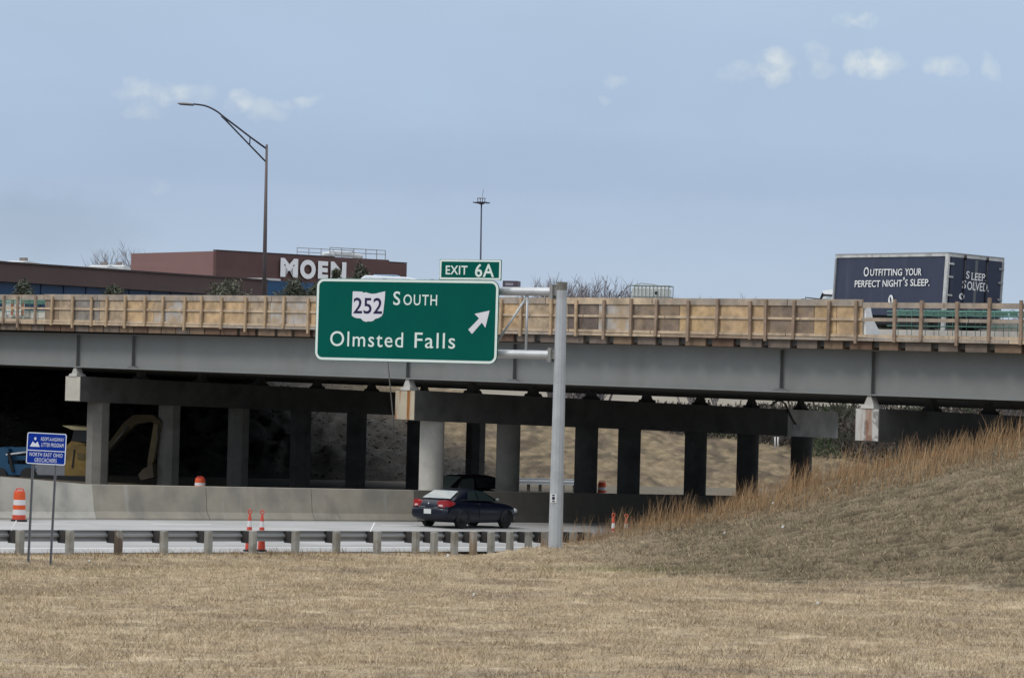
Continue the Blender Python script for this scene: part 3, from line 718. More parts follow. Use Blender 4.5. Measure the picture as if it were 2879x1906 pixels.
# white cast parapet behind the plywood, its bare end showing
m = MB(); se = fs(2428); so_ = fs(160); zd = zline(0, 1.62, 50, 1.75)
prof = [(-.86, 0), (.36, 0), (.36, .09), (.12, .20), (-.40, .75), (-.60, 1.28), (-.86, 1.28)]
zA = Zs1(se)+.02
m.prism([bp(se, d, zA+z) for d, z in prof], bp(so_, 0, 0)-bp(se, 0, 0)+Vector((0, 0, Zs1(so_)-Zs1(se))))
solo('cast_parapet', m, mat('new concrete', (.86, .86, .85), .8, .06, 3), 'bright white new concrete parapet with sloped end beyond the plywood', 'parapet')
# kerb and old parapet on the deck behind the open stretch
m = MB(); P = lambda s, d, z: bp(s, d, Zs1(s)+z+XS*d*.5)
for (sa, sb, d0, d1, z0, z1) in ((-34, fascia(2436, 930, 2.2)[0], 2.2, 2.6, -.3, .42),):
    m.hexa([P(sb, d0, z0), P(sa, d0, z0), P(sa, d1, z0), P(sb, d1, z0), P(sb, d0, z1), P(sa, d0, z1), P(sa, d1, z1), P(sb, d1, z1)])
solo('deck_kerb', m, mat('kerb concrete', (.47, .44, .40), .9, .14, 1.2, streak=((.40, .31, .22), (2, 2, .3), .6)), 'low pale concrete kerb on the deck behind the open timber rails', 'kerb')
m = MB()
for k in range(30):
    sa = -38+k*2.6; sb = sa+2.57
    if sb > fascia(2400, 900, 7.6)[0]: break
    m.hexa([P(sb, 7.6, .2), P(sa, 7.6, .2), P(sa, 8.1, .2), P(sb, 8.1, .2), P(sb, 7.75, 1.02), P(sa, 7.75, 1.02), P(sa, 7.95, 1.02), P(sb, 7.95, 1.02)])
solo('deck_barrier', m, mat('cream concrete', (.52, .49, .42), .9, .12, 1.5, streak=((.36, .33, .27), (3, 3, .3), .56)), 'cream coloured concrete barrier on the deck under the truck', 'barrier')
m = MB(); dw = []
th_ = bpy.data.objects['deck_barrier']
for k in range(98):
    s = -20+k*.34
    if s > fascia(2440, 900, 6.9)[0]: break
    m = MB(); m.tube([P(s, 6.9, .05), P(s+.02, 6.95, .95)], .016, 5); dw.append(m)
dth = thing('dowel_row', P(-6, 6.9, 0), 'row of thin upright steel dowels in front of the cream barrier under the truck', 'dowels')
for m in dw: part('dowel', m, mat('pale dowel steel', (.20, .215, .19), .6, .1), dth, True)
# green reinforcement cage in the open stretch
REB = mat('green coated steel', (.085, .20, .155), .5, .2, 3); REBD = mat('dark green steel', (.045, .10, .085), .6, .2, 3)
def cage(sa, sb, lab, d=.25):
    th = thing('rebar_cage', bp((sa+sb)/2, d, Zs1((sa+sb)/2)), lab, 'rebar cage', group='green rebar cages on the deck')
    for z, r, dd in ((.50, .022, .02), (.90, .026, .02), (.985, .02, .5), (1.04, .028, .02), (1.10, .02, .5)):
        m = MB(); m.tube([P(sa, d+dd, z), P((sa+sb)/2, d+dd, z+.012), P(sb, d+dd, z)], r, 6); part('long_bar', m, REB, th, True)
    s = sa+.1; k = 0
    while s < sb and k < 60:
        m = MB(); m.tube([P(s, d-.02, -.15), P(s+.03, d-.02, 1.08), P(s+.02, d+.2, 1.16), P(s, d+.48, 1.08), P(s-.03, d+.55, -.15)], .011, 5)
        part('stirrup', m, REB if k % 4 else REBD, th, True); s += .62; k += 1
    q = sa+.2; k = 0
    while q < sb and k < 60:
        m = MB(); hw = rng2.uniform(.12, .26); m.box(P(q, d+.9, .985), hw, .02, rng2.uniform(.07, .11), Ud, Wd)
        part('end_plate', m, REBD, th); q += hw*2+rng2.uniform(.04, .3); k += 1
cage(-14.0, fs(2440), 'green coated rebar cage standing below the parked box truck')
cage(fs(122), fs(-140), 'green coated rebar cage at the far left end of the deck')
# things on the deck at the far left: striped barricade, cast parapet
def barricade(px0, px1, y0, y1, lab):
    s0, p = fascia(px0, y1, .9); s1, _ = fascia(px1, y1, .9)
    z0 = ray(px0, y1).z*p.y; z1 = ray(px0, y0).z*p.y; b = bp((s0+s1)/2, .9, z0)
    th = thing('striped_barricade', b, lab, 'barricade'); h = z1-z0
    for k in range(2):
        zc0 = z0+h*(.10+.47*k); zc1 = zc0+h*.36; W_ = (s0-s1)
        m = MB(); c = lambda s, d, z: bp(s, d, z)
        m.hexa([c(s0, .9, zc0), c(s1, .9, zc0), c(s1, .94, zc0), c(s0, .94, zc0), c(s0, .9, zc1), c(s1, .9, zc1), c(s1, .94, zc1), c(s0, .94, zc1)])
        bd = part('board', m, mat('barricade white', (.74, .74, .71), .6, .05), th)
        m = MB()
        for j in range(3):
            a = s0-W_*(.30+.28*j); bq = a-W_*.14
            m.hexa([c(a, .89, zc0), c(bq, .89, zc0), c(bq, .9, zc0), c(a, .9, zc0), c(a-.05, .89, zc1), c(bq-.05, .89, zc1), c(bq-.05, .9, zc1), c(a-.05, .9, zc1)])
        part('stripe', m, mat('faded orange', (.45, .17, .08), .6, .1), bd)
    for s in (s0-.1, s1+.1):
        m = MB(); m.box(bp(s, .97, z0+h*.45), .04, .03, h*.55, Ud, Wd); part('post', m, mat('barricade post', (.6, .6, .58), .6, .05), th)
barricade(14, 66, 843, 890, 'white barricade with orange stripes on the deck at the left edge')
m = MB(); sa, sb = fs(121), fs(-140)
m.prism([bp(sa, d, Zs1(sa)-.05+z) for d, z in ((1.2, 0), (1.75, 0), (1.75, .3), (1.6, .62), (1.35, .62), (1.2, .3))], bp(sb, 0, 0)-bp(sa, 0, 0)+Vector((0, 0, Zs1(sb)-Zs1(sa))))
solo('deck_barrier', m, MATS['cream concrete'], 'cream concrete barrier on the deck behind the striped barricade', 'barrier')

# ------------------------------------------------------------------ concrete barrier wall along the road
WALL = mat('wall concrete', (.345, .308, .245), .9, .10, 1.2, .08, 25, c2=(.26, .235, .195), c2s=.7, streak=((.40, .375, .33), (1.6, 1.6, .12), .62))
WALLL = mat('clean wall concrete', (.48, .45, .385), .9, .09, 1.2, .08, 25, c2=(.33, .315, .285), c2s=.8)
wb = road_hit(270, 1460); tw, nw = tn(wb)
wl = thing('barrier_wall', road(tw+18, nw, 0), 'long concrete safety barrier with a sloped toe running along the far edge of the road', 'barrier')
WPROF = [(0, -.3), (0, .06), (.17, .30), (.27, 1.27), (.52, 1.27), (.60, .3), (.72, -.3)]
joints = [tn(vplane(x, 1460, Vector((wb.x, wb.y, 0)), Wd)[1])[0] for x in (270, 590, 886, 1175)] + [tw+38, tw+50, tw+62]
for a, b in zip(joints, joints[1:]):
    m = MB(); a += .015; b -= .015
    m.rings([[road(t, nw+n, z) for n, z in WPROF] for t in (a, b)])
    part('wall_section', m, WALL if a < joints[3]-.1 else mat('shaded wall concrete', (.135, .122, .10), .9, .15, 1.2, .1, 20), wl)  # sections under the bridge have the shade put into a darker colour
m = MB(); pl = road_hit(-120, 1460); tl, nl = tn(pl); k0 = Vector((wb.x, wb.y, 0))
hl = lambda px, y, p: ray(px, y).z*p.y
ringsL = []
for px, ytop in ((270, 1362), (180, 1354), (90, 1346), (0, 1339), (-120, 1330)):
    p = road_hit(px, 1460); t, n = tn(p); zt_ = ray(px, ytop).z*(p.y+.3)
    off = Nd
    ringsL.append([p+off*o_+Vector((0, 0, dz)) if dz is not None else Vector((p.x+off.x*o_, p.y+off.y*o_, zt_)) for o_, dz in ((0, -.3), (0, .06), (.12 + (270-px)*.0004, .28), (.27, None), (.52, None), (.6, .3), (.72, -.3))])
m.rings(ringsL)
solo('barrier_wall', m, WALLL, 'smooth pale flared concrete wall rising to the left behind the orange drum', 'barrier')

# ------------------------------------------------------------------ guardrail
gpx = [35, 175, 312, 440, 565, 690, 810, 925, 1040, 1148, 1200, 1257, 1310, 1360, 1413, 1465, 1510]
def gt(px, y=1552): return tn(vplane(px, y, G0h, Wd)[1])[0]
gts = [gt(-130), ] + [gt(x) for x in gpx] + [gt(1590), gt(1635)]
grail = thing('guardrail', road(9, 0, 0), 'weathered steel guardrail on grey wooden posts between the grass and the road', 'guardrail')
GPOST = mat('grey post timber', (.29, .28, .25), .9, .2, 2.5, .3, 25, stretch=(1, 1, .25), c2=(.19, .175, .14), c2s=2.2); GPOSTB = mat('brown post timber', (.10, .075, .055), .9, .35, 3, .3, 25, stretch=(1, 1, .3), c2=(.24, .225, .2), c2s=2.5, c2t=(.5, .6))
GPOSTR = mat('rusty post timber', (.25, .185, .12), .9, .25, 2.5, .3, 25, stretch=(1, 1, .3), c2=(.30, .285, .25), c2s=2)
GAL = mat('weathered galvanised rail', (.30, .305, .305), .5, .12, 2, metal=.35, stretch=(.3, .3, 1)); BLK = mat('dark blockout', (.035, .033, .032), .8, .2)
for i, t in enumerate(gts):
    m = MB(); z = rng2.uniform(-.015, .015)
    m.hexa([road(t-.10, -.42, -.4), road(t+.10, -.42, -.4), road(t+.10, -.23, -.4), road(t-.10, -.23, -.4), road(t-.10, -.42, .71+z), road(t+.10, -.42, .715+z), road(t+.10, -.23, .715+z), road(t-.10, -.23, .71+z)])
    part('post', m, GPOSTB if i in (3,) else (GPOSTR if i in (13,) else GPOST), grail, bevel=.008)
    m = MB(); m.hexa([road(t-.11, -.225, .32), road(t+.09, -.225, .32), road(t+.09, .10, .32), road(t-.11, .10, .32), road(t-.11, -.225, .695), road(t+.09, -.225, .695), road(t+.09, .10, .695), road(t-.11, .10, .695)])
    part('blockout', m, BLK, grail)
prof = [(.015, .70), (.03, .71), (.085, .665), (.085, .625), (.01, .565), (.01, .505), (.085, .44), (.085, .40), (.03, .36), (.015, .37)]
prof2 = [(n+.006, z) for n, z in reversed(prof)]
for a, b in zip(range(0, len(gts)-1, 2), range(2, len(gts)+1, 2)):
    t0 = gts[a]; t1 = gts[min(b, len(gts)-1)]; m = MB()
    if a == 0: t0 -= 4
    m.rings([[road(t, n+.03, z) for n, z in prof+prof2] for t in (t0-.12, t1+.12)])
    part('rail', m, GAL, grail, 'auto')
for px in (27, 1037):
    t = gt(px); m = MB(); m.box(road(t+.1, -.05, .84), .10, .012, .16, (Wd*.6+Nd*.8), Vector((0, 0, 1)).cross(Wd*.6+Nd*.8), Vector((.45, 0, 1)).normalized())
    part('delineator', m, mat('white delineator', (.8, .8, .78), .5, .04), grail)
# second guardrail across the far carriageway, seen between the piers
m = MB()
tF0, tF1 = [tn(vplane(x, 1368, G0h+Nd*43, Wd)[1])[0] for x in (1446, 1640)]
th = thing('guardrail', road(70, 43, 0), 'far guardrail with pale top seen through the openings between the columns', 'guardrail')
m.rings([[road(t, 43+n, z) for n, z in prof+prof2] for t in (tF0, tF1)]); part('rail', m, mat('bright rail', (.62, .63, .62), .5, .08), th, 'auto')
for k in range(6):
    m = MB(); m.box(road(tF0+.5+(tF1-tF0-1)*k/5, 43.25, .3), .09, .09, .42); part('post', m, GPOST, th)

def ground_hit(px, py):
    d = ray(px, py); prev = None
    for Y in np.arange(58, 118, .05):
        z = tz1(d.x*Y, Y)
        if d.z*Y <= z: return Vector((d.x*Y, Y, z))
    return d*100
# ------------------------------------------------------------------ big green guide sign on its cantilever support
sBL, sBR, sTL, sTR = at(884.5, 1012, 110.8), at(1398.7, 1024.5, 108.0), at(896.7, 781.5, 110.8), at(1406, 790, 108.0)
sf = Frame(sBL, sBR - sBL, (sTL - sBL) + (sTR - sBR))
GREEN = mat('sign green sheeting', (.001, .088, .069), .65, .05, 1.0, spec=.05)
SWHITE = mat('sign white sheeting', (.66, .74, .69), .45, .03, 2); SGREY = mat('sign grey white sheeting', (.66, .65, .69), .45, .03, 2)
NAVY = mat('sign navy', (.004, .003, .045), .5, .02); ALU = mat('galvanised tube', (.46, .475, .485), .5, .07, 1.3, metal=.35, c2=(.39, .40, .405), c2s=1.4)
u0, v0 = 0.0, 0.0
uB, vB = sf.loc(1398.7, 1024.5); uT, vT = sf.loc(1401.5, 789.7)
U1 = (uB+uT)/2; V1 = (vT+sf.loc(891, 781.5)[1])/2
sign = thing('guide_sign', sf.pt(U1/2, 0, 0), 'large green exit sign reading 252 South Olmsted Falls with a white border and arrow', 'road sign')
pl_, _ = plate(sf, u0, v0, U1, V1, .28, -.04, 0); part('panel', pl_, GREEN, sign)
part('border', ring_plate(sf, .015, .015, U1-.015, V1-.015, .27, .085, .002, .006), SWHITE, sign)
Z2 = lambda x, y: (860+x/4.084, 700+y/4.084)
m = MB()
lettering(m, sf, 'S', Z2(1003, 645), Z2(1087, 488), .008, .010)
lettering(m, sf, 'OUTH', Z2(1120, 645), Z2(1510, 527), .008, .008, 1.16)
part('lettering', m, SWHITE, sign)
m = MB(); lettering(m, sf, 'Olmsted', Z2(278, 1114), Z2(1120, 958), .008, .003, 1.14); part('lettering', m, SWHITE, sign)
m = MB(); lettering(m, sf, 'Falls', Z2(1247, 1136), Z2(1718, 968), .008, .003, 1.14); part('lettering', m, SWHITE, sign)
def px_poly(fr, pts, w0, w1):
    q = [fr.loc(*p) for p in pts]; a = sum(q[i][0]*q[(i+1) % len(q)][1]-q[(i+1) % len(q)][0]*q[i][1] for i in range(len(q)))
    if a < 0: q = q[::-1]
    return MB().prism([fr.pt(u, v, w0) for u, v in q], fr.n*(w1-w0))
part('arrow', px_poly(sf, [Z2(*p) for p in ((2110, 708), (2062, 905), (2022, 845), (1908, 976), (1866, 926), (1990, 798), (1938, 745))], .002, .01), SGREY, sign)
sh = [(540, 487), (600, 489), (645, 491), (665, 503), (690, 498), (720, 508), (760, 516), (805, 512), (850, 500), (880, 494), (912, 487), (906, 580), (896, 660), (888, 735), (872, 770), (835, 793), (798, 803), (775, 824), (745, 833), (715, 831), (690, 837), (660, 826), (630, 797), (590, 795), (555, 785), (528, 765), (531, 680), (536, 580)]
shd = part('route_shield', px_poly(sf, [Z2(*p) for p in sh], .002, .008), SGREY, sign)
m = MB(); lettering(m, sf, '252', Z2(545, 742), Z2(880, 563), .012, .012, 1.02); part('numerals', m, NAVY, shd)
tab0 = sf.loc(*Z2(1530, 356)); tab1 = sf.loc(*Z2(2246, 126))
pl_, _ = plate(sf, tab0[0], V1+.004, tab1[0], tab1[1], .03, -.04, 0); tabp = part('exit_tab', pl_, GREEN, sign, label='small green exit tab on top of the sign')
part('border', ring_plate(sf, tab0[0]+.01, V1+.015, tab1[0]-.01, tab1[1]-.01, .05, .065, .002, .006), SWHITE, tabp)
m = MB(); lettering(m, sf, 'EXIT', Z2(1605, 293), Z2(1858, 194), .008, .018, 1.08); part('lettering', m, SWHITE, tabp)
m = MB(); lettering(m, sf, '6A', Z2(1942, 324), Z2(2165, 172), .008, .016, 1.08); part('lettering', m, SWHITE, tabp)
m = MB()
for q in (.12, .37, .63, .88): m.box(sf.pt(U1*q, V1*.5, -.10), .05, .06, V1*.5+.02, sf.ex, sf.n, sf.ey)
part('back_stringer', m, ALU, sign)
# support: tapered multi sided post with two arms
WP = -.42
sfb = Frame(sf.pt(0, 0, WP), sf.ex, sf.ey)
uP, _ = sfb.loc(1572, 1100)
pz = sf.pt(uP, 0, WP)
ztop = ray(1580.5, 795).z*pz.y
post_th = thing('sign_support', Vector((pz.x, pz.y, tz1(pz.x, pz.y))), 'tall grey steel post with two horizontal arms carrying the green exit sign', 'sign post')
m = MB(); n = 12
ringp = lambda z, r: [(pz.x+r*math.cos(2*math.pi*(j+.3)/n), pz.y+r*math.sin(2*math.pi*(j+.3)/n), z) for j in range(n)]
zb0 = tz1(pz.x, pz.y)-.8
m.rings([ringp(zb0, .250), ringp(ztop, .180)]); part('post', m, ALU, post_th)
m = MB(); m.rings([ringp(ztop-.25, .187), ringp(ztop+.02, .187)]); part('cap', m, mat('dark stained steel', (.16, .15, .13), .7, .3, 5), post_th)
vU = sfb.loc(1500, 820)[1]; vL = sfb.loc(1500, 997)[1]; uA = sfb.loc(1556, 821)[0]
for v in (vU, vL):
    m = MB(); m.tube([sf.pt(.35, v, WP), sf.pt(uA-.02, v, WP)], .145, 16); arm = part('arm', m, ALU, post_th, 'auto')
    m = MB(); m.box(sf.pt(uA, v, WP), .05, .22, .24, sf.ex, sf.n, sf.ey); m.box(sf.pt(uA+.10, v+.02, WP), .10, .13, .15, sf.ex, sf.n, sf.ey)
    for a in (-.16, .16):
        for b in (-.17, .17): m.box(sf.pt(uA-.06, v+b, WP+a), .04, .025, .025, sf.ex, sf.n, sf.ey)
    part('flange', m, mat('flange steel', (.26, .26, .245), .6, .2, 4, metal=.3), arm)
for q in (.16, .38, .60, .82, None):
    u = sfb.loc(1481, 900)[0] if q is None else U1*q
    m = MB(); m.tube([sf.pt(u, vL, WP), sf.pt(u, vU, WP)], .042, 8); part('strut', m, ALU, post_th, True)
    m = MB(); m.tube([sf.pt(u, vU-.15, WP), sf.pt(u-1.25, vL+.12, WP)], .04, 8); part('strut', m, ALU, post_th, True)
pf = Frame(sf.pt(uP, 0, WP+.245), Vector((1, .05, 0)), Vector((0, 0, 1)))
ua, va = pf.loc(1547, 1412); ub, vb = pf.loc(1565, 1388)
m = MB(); m.prism([pf.pt(ua, va, .0), pf.pt(ub, va, .0), pf.pt(ub, vb, .0), pf.pt(ua, vb, .0)], pf.n*.02); tag_ = part('number_plate', m, mat('plate white', (.72, .72, .70), .5, .04), post_th)
m = MB(); 
for i_, (y0_, y1_) in enumerate(((1393, 1390), (1404, 1396), (1410, 1407))):
    a_ = pf.loc(1552, y0_); b_ = pf.loc(1560, y1_); m.quad(pf.pt(a_[0], a_[1], .024), pf.pt(b_[0], a_[1], .024), pf.pt(b_[0], b_[1], .024), pf.pt(a_[0], b_[1], .024))
part('numerals', m, NAVY, tag_)

# ------------------------------------------------------------------ blue roadside sign
YB = 93.0
b1, b2, b3, b4 = at(72.6, 1302.5, YB), at(183.2, 1308.3, YB), at(77.6, 1215, YB), at(189.7, 1218.7, YB)
bf = Frame(b1, b2-b1, (b3-b1)+(b4-b2))
BLUE = mat('sign blue sheeting', (.004, .032, .29), .6, .06, 2, spec=.08); BW = mat('blue sign white', (.70, .74, .82), .45, .03)
UB = (b2-b1).length; VB = bf.loc(131, 1217)[1]
bs = thing('roadside_sign', Vector((b1.x+UB/2, YB, tz1(b1.x+UB/2, YB))), 'small blue Adopt A Highway sign on two thin posts in the grass', 'road sign')
pl_, _ = plate(bf, 0, 0, UB, VB, .06, -.012, 0); part('panel', pl_, BLUE, bs)
part('border', ring_plate(bf, 0, 0, UB, VB, .06, .026, .002, .005), BW, bs)
Z5 = lambda x, y: (60+x/13.07, 1200+y/13.07)
ud, vd = bf.loc(*Z5(925, 880)); m = MB(); m.prism([bf.pt(.02, vd-.012, .002), bf.pt(UB-.02, vd-.012, .002), bf.pt(UB-.02, vd+.012, .002), bf.pt(.02, vd+.012, .002)], bf.n*.003); part('divider', m, BW, bs)
for txt, a, b in (('ADOPT-A-HIGHWAY', (712, 503), (1575, 412)), ('LITTER PROGRAM', (735, 718), (1560, 618)), ('NORTH EAST OHIO', (300, 1062), (1520, 985)), ('GEOCACHERS', (480, 1275), (1300, 1172))):
    m = MB(); lettering(m, bf, txt, Z5(*a), Z5(*b), .005, .004, 1.1); part('lettering', m, BW, bs)
em = part('emblem', px_poly(bf, [Z5(*p) for p in ((310, 716), (425, 528), (500, 605), (525, 605), (600, 532), (675, 732))], .002, .005), BW, bs)
cx_, cy_ = bf.loc(*Z5(515, 425)); m = MB(); m.prism([bf.pt(cx_+.034*math.cos(t)*(1-.25*max(0, math.sin(t))), cy_+.045*math.sin(t), .002) for t in np.arange(0, 6.28, .5)], bf.n*.003); part('drop', m, BW, em)
STL = mat('thin post steel', (.17, .175, .19), .5, .1, 3, metal=.4)
for (x0, y0, x1, y1) in ((97, 1300, 80, 1569), (161.5, 1303, 143, 1567)):
    p0 = at(x0-.6, y0-75, YB+.03); p1 = at(x1, y1, YB+.03); m = MB(); e = (p1-p0).normalized()
    p1 = p1+e*.3
    ax = Vector((1, 0, 0)); ay = Vector((0, 1, 0))
    for dx in (-.026, .026): m.box((p0+p1)/2+Vector((dx, 0, 0)), .009, .016, (p1-p0).length/2, ax, ay, e)
    m.box((p0+p1)/2+Vector((0, .012, 0)), .02, .005, (p1-p0).length/2, ax, ay, e)
    part('post', m, STL, bs)

# ------------------------------------------------------------------ drums and channelizer cones
ORG = mat('orange plastic', (.62, .085, .018), .5, .06, 4); ORGR = mat('red orange plastic', (.54, .065, .035), .5, .06, 4); WHR = mat('white reflective band', (.62, .60, .60), .5, .05, 4); RUB = mat('black rubber', (.02, .02, .02), .8, .1)
def lathe(prof, n=24): return [[(r*math.cos(2*math.pi*j/n), r*math.sin(2*math.pi*j/n), z) for j in range(n)] for r, z in prof]
def drum(p, h, r, lab):
    th = thing('traffic_drum', p, lab, 'traffic drum', group='orange and white traffic drums')
    k = h/1.0; z = [0.06, .20, .36, .50, .66, .80, .90]; mats = [ORGR, WHR, ORG, WHR, ORG, ORG]
    m = MB(); m.rings(lathe([(r*1.22, 0), (r*1.22, .05*k), (r*1.05, .06*k)])); part('base', m, RUB, th, 'auto', True)
    rr = [1.0, .98, .95, .92, .89, .86, .80]
    nm = ['shell', 'band', 'shell', 'band', 'shell', 'shell']
    for i in range(6):
        m = MB(); m.rings(lathe([(r*rr[i], z[i]*k), (r*rr[i]*.995, (z[i]+.01)*k), (r*rr[i+1]*1.01, z[i+1]*k)])); part(nm[i], m, mats[i], th, 'auto', True)
    m = MB(); m.rings(lathe([(r*.80, .90*k), (r*.72, .93*k), (r*.5, .94*k)])); 
    part('lid', m, ORGR, th, 'auto', True)
    m = MB(); m.tube([(-r*.55, 0, .93*k), (-r*.5, 0, .985*k), (-r*.25, 0, 1.0*k), (r*.25, 0, 1.0*k), (r*.5, 0, .985*k), (r*.55, 0, .93*k)], .022, 6); part('handle', m, ORGR, th, True, True)
p = road_hit(53, 1465); drum(p, 92*p.y/9000, 23*p.y/9000*.82, 'whole orange and white drum beside the blue sign in front of the pale wall')
p = road_hit(563, 1340, .8)-Vector((0, 0, .8)); drum(p, .8, .27, 'drum in deep shade with only its top over the wall between two columns')
p = road_hit(1693, 1351, 1.0)-Vector((0, 0, 1.0)); drum(p, 1.0, .25, 'bright drum top seen through a column opening just right of the sign post')
def cone(p, h, lab):
    th = thing('channelizer_cone', p, lab, 'traffic cone', group='tall orange channelizer cones')
    m = MB(); m.rings(lathe([(.19, 0), (.19, .05), (.15, .06)], 8)); part('base', m, RUB, th, 'auto', True)
    z = [.05, .28, .36, .50, .58, .72, .80, .88]; r = [.125, .105, .098, .085, .078, .06, .05, .03]
    for i in range(7):
        m = MB(); m.rings(lathe([(r[i], z[i]*h), (r[i+1], z[i+1]*h)], 14)); part('band' if i in (2, 4) else 'shell', m, WHR if i in (2, 4) else ORGR, th, 'auto', True)
    m = MB(); q = [(.055*math.sin(t), 0, h*.935-.055*math.cos(t)*1.2) for t in np.linspace(0, 2*math.pi, 13)]; m.tube(q, .018, 6); part('handle', m, ORGR, th, True, True)
# the two by the rail stand on the road edge right behind it
for x, y, lab in ((701, 1430, 'orange cone behind the guardrail post, left of its twin'), (736, 1432, 'orange cone with red foot between two guardrail posts')):
    t = tn(vplane(x, 1500, G0h+Nd*.55, Wd)[1])[0]; p = road(t, .55); cone(p, ray(x, y).z*p.y-p.z, lab)
for x, y, lab in ((1724, 1441, 'orange cone half hidden by tall grass, closer to the sign post'), (1760, 1444, 'orange cone half hidden by tall grass, farther from the sign post')):
    t = tn(vplane(x, 1480, G0h+Nd*.9, Wd)[1])[0]; p = road(t, .9); cone(p, ray(x, y).z*p.y-p.z, lab)

# ------------------------------------------------------------------ vehicles
PAINT = mat('dark blue paint', (.003, .005, .014), .30, .05, 3, spec=.35, coat=.22); GLASS = mat('car glass', (.02, .03, .03), .06, .02, spec=.8)
BLACKP = mat('black trim', (.008, .008, .008), .5, .05); RIM = mat('alloy rim', (.10, .10, .10), .4, .05, metal=.8); REDL = mat('red lens', (.30, .011, .014), .18, .05, spec=.6); WLENS = mat('pale lens', (.62, .40, .40), .2, .03)
def ell(mb, c, r, n=12, k=7):
    i0 = []
    rings = []
    for i in range(k+1):
        a = -math.pi/2+math.pi*i/k; rr = max(math.cos(a), .02)
        rings.append([(c[0]+r[0]*rr*math.cos(2*math.pi*j/n), c[1]+r[1]*rr*math.sin(2*math.pi*j/n), c[2]+r[2]*math.sin(a)) for j in range(n)])
    mb.rings(rings); return mb
def body_loft(st):
    rings = []
    for x, zb_, zt_, hw in st:
        h = [(0, zb_), (hw*.80, zb_), (hw*.95, zb_+.10*(zt_-zb_)), (hw, zb_+.35*(zt_-zb_)), (hw*.985, zb_+.68*(zt_-zb_)), (hw*.93, zb_+.90*(zt_-zb_)), (hw*.80, zt_), (0, zt_+.025)]
        rings.append([(x, y, z) for y, z in h]+[(x, -y, z) for y, z in h[-2:0:-1]])
    return MB().rings(rings)
def subsurf(o, n=2):
    md = o.modifiers.new('smooth', 'SUBSURF'); md.levels = n; md.render_levels = n; return o
def wheel(th, x, y, r=.325, w=.21):
    s = 1 if y > 0 else -1; m = MB(); n = 26
    pr = [(r-.09, -w/2), (r-.02, -w/2), (r, -w/2+.03), (r, w/2-.03), (r-.02, w/2), (r-.09, w/2)]
    rg = [[(x+q*math.cos(2*math.pi*j/n), y+d, r+q*math.sin(2*math.pi*j/n)) for j in range(n)] for q, d in pr]
    m.rings(rg); wl_ = part('wheel', m, RUB, th, 'auto', True)
    m = MB(); yo = y+s*(w/2-.02)
    for k in range(5):
        a = 2*math.pi*k/5; d1 = Vector((math.cos(a), 0, math.sin(a))); d2 = Vector((-d1.z, 0, d1.x))
        m.box(Vector((x, yo, r))+d1*(r-.1)*.52, (r-.1)*.5, .035, .018, d1, d2, Vector((0, 1, 0)))
    m.rings([[(x+q*math.cos(2*math.pi*j/20), yo+dd, r+q*math.sin(2*math.pi*j/20)) for j in range(20)] for q, dd in ((r-.075, -.02), (r-.075, .02), (r-.10, .02), (r-.10, -.02))])
    part('rim', m, RIM, wl_, False, True)
rr_, fr_ = road_hit(1293, 1485.5), road_hit(1420, 1481)
hd = (fr_-rr_); wbm = hd.length; hdn = Vector((hd.x, hd.y, 0)).normalized()
hdn = Wd.lerp(hdn, .35).normalized()
print('sedan wheelbase', wbm, 'heading', math.degrees(math.atan2(hd.y, hd.x)), 'road', math.degrees(math.atan2(Wd.y, Wd.x)), 'Y', rr_.y)
side = Vector((hdn.y, -hdn.x, 0))   # right side of the car
org = rr_ - side*.78
car = thing('sedan', org, 'dark blue four door sedan with red tail lights driving away on the road', 'car', rot=(0, math.asin(-GT*0)+.0225, math.atan2(hdn.y, hdn.x)))
ZS = 1.09
car.scale = (1.06, 1.06, ZS)
st = [(-1.02, .46, .80, .66), (-.97, .34, .93, .80), (-.86, .26, 1.02, .86), (-.55, .22, 1.045, .89), (-.1, .20, 1.04, .895), (.6, .19, 1.01, .895), (1.6, .19, .99, .895), (2.3, .20, .97, .885), (2.9, .22, .93, .87), (3.35, .26, .85, .81), (3.62, .32, .74, .70), (3.74, .40, .62, .52)]
b_ = subsurf(part('body', body_loft(st), PAINT, car, True, True))
cab = [(-.66, 1.02, .76, .72), (-.25, 1.20, .79, .66), (.12, 1.37, .80, .60), (.45, 1.445, .80, .58), (1.0, 1.465, .80, .58), (1.45, 1.43, .80, .585), (1.95, 1.22, .80, .66), (2.45, .97, .78, .74)]
rg = [[(x, -hb, .97), (x, -(hb*.93+ht*.07), .99+.12*(z-.97)), (x, -ht-.02, z-.06), (x, -ht*.8, z), (x, ht*.8, z), (x, ht+.02, z-.06), (x, (hb*.93+ht*.07), .99+.12*(z-.97)), (x, hb, .97)] for x, z, hb, ht in cab]
subsurf(part('cabin', MB().rings(rg), PAINT, car, True, True), 1)
def strip(pts, e=0): return MB().rings([pts], False) if 0 else MB().poly(pts)
m = MB(); m.quad((-.56, -.66, 1.085), (-.56, .66, 1.085), (.03, .56, 1.365), (.03, -.56, 1.365))
part('rear_window', m, mat('rear glass', (.42, .47, .48), .05, .02, spec=1.0, coat=1.0), car, False, True)  # sky reflection put into the pale glass colour
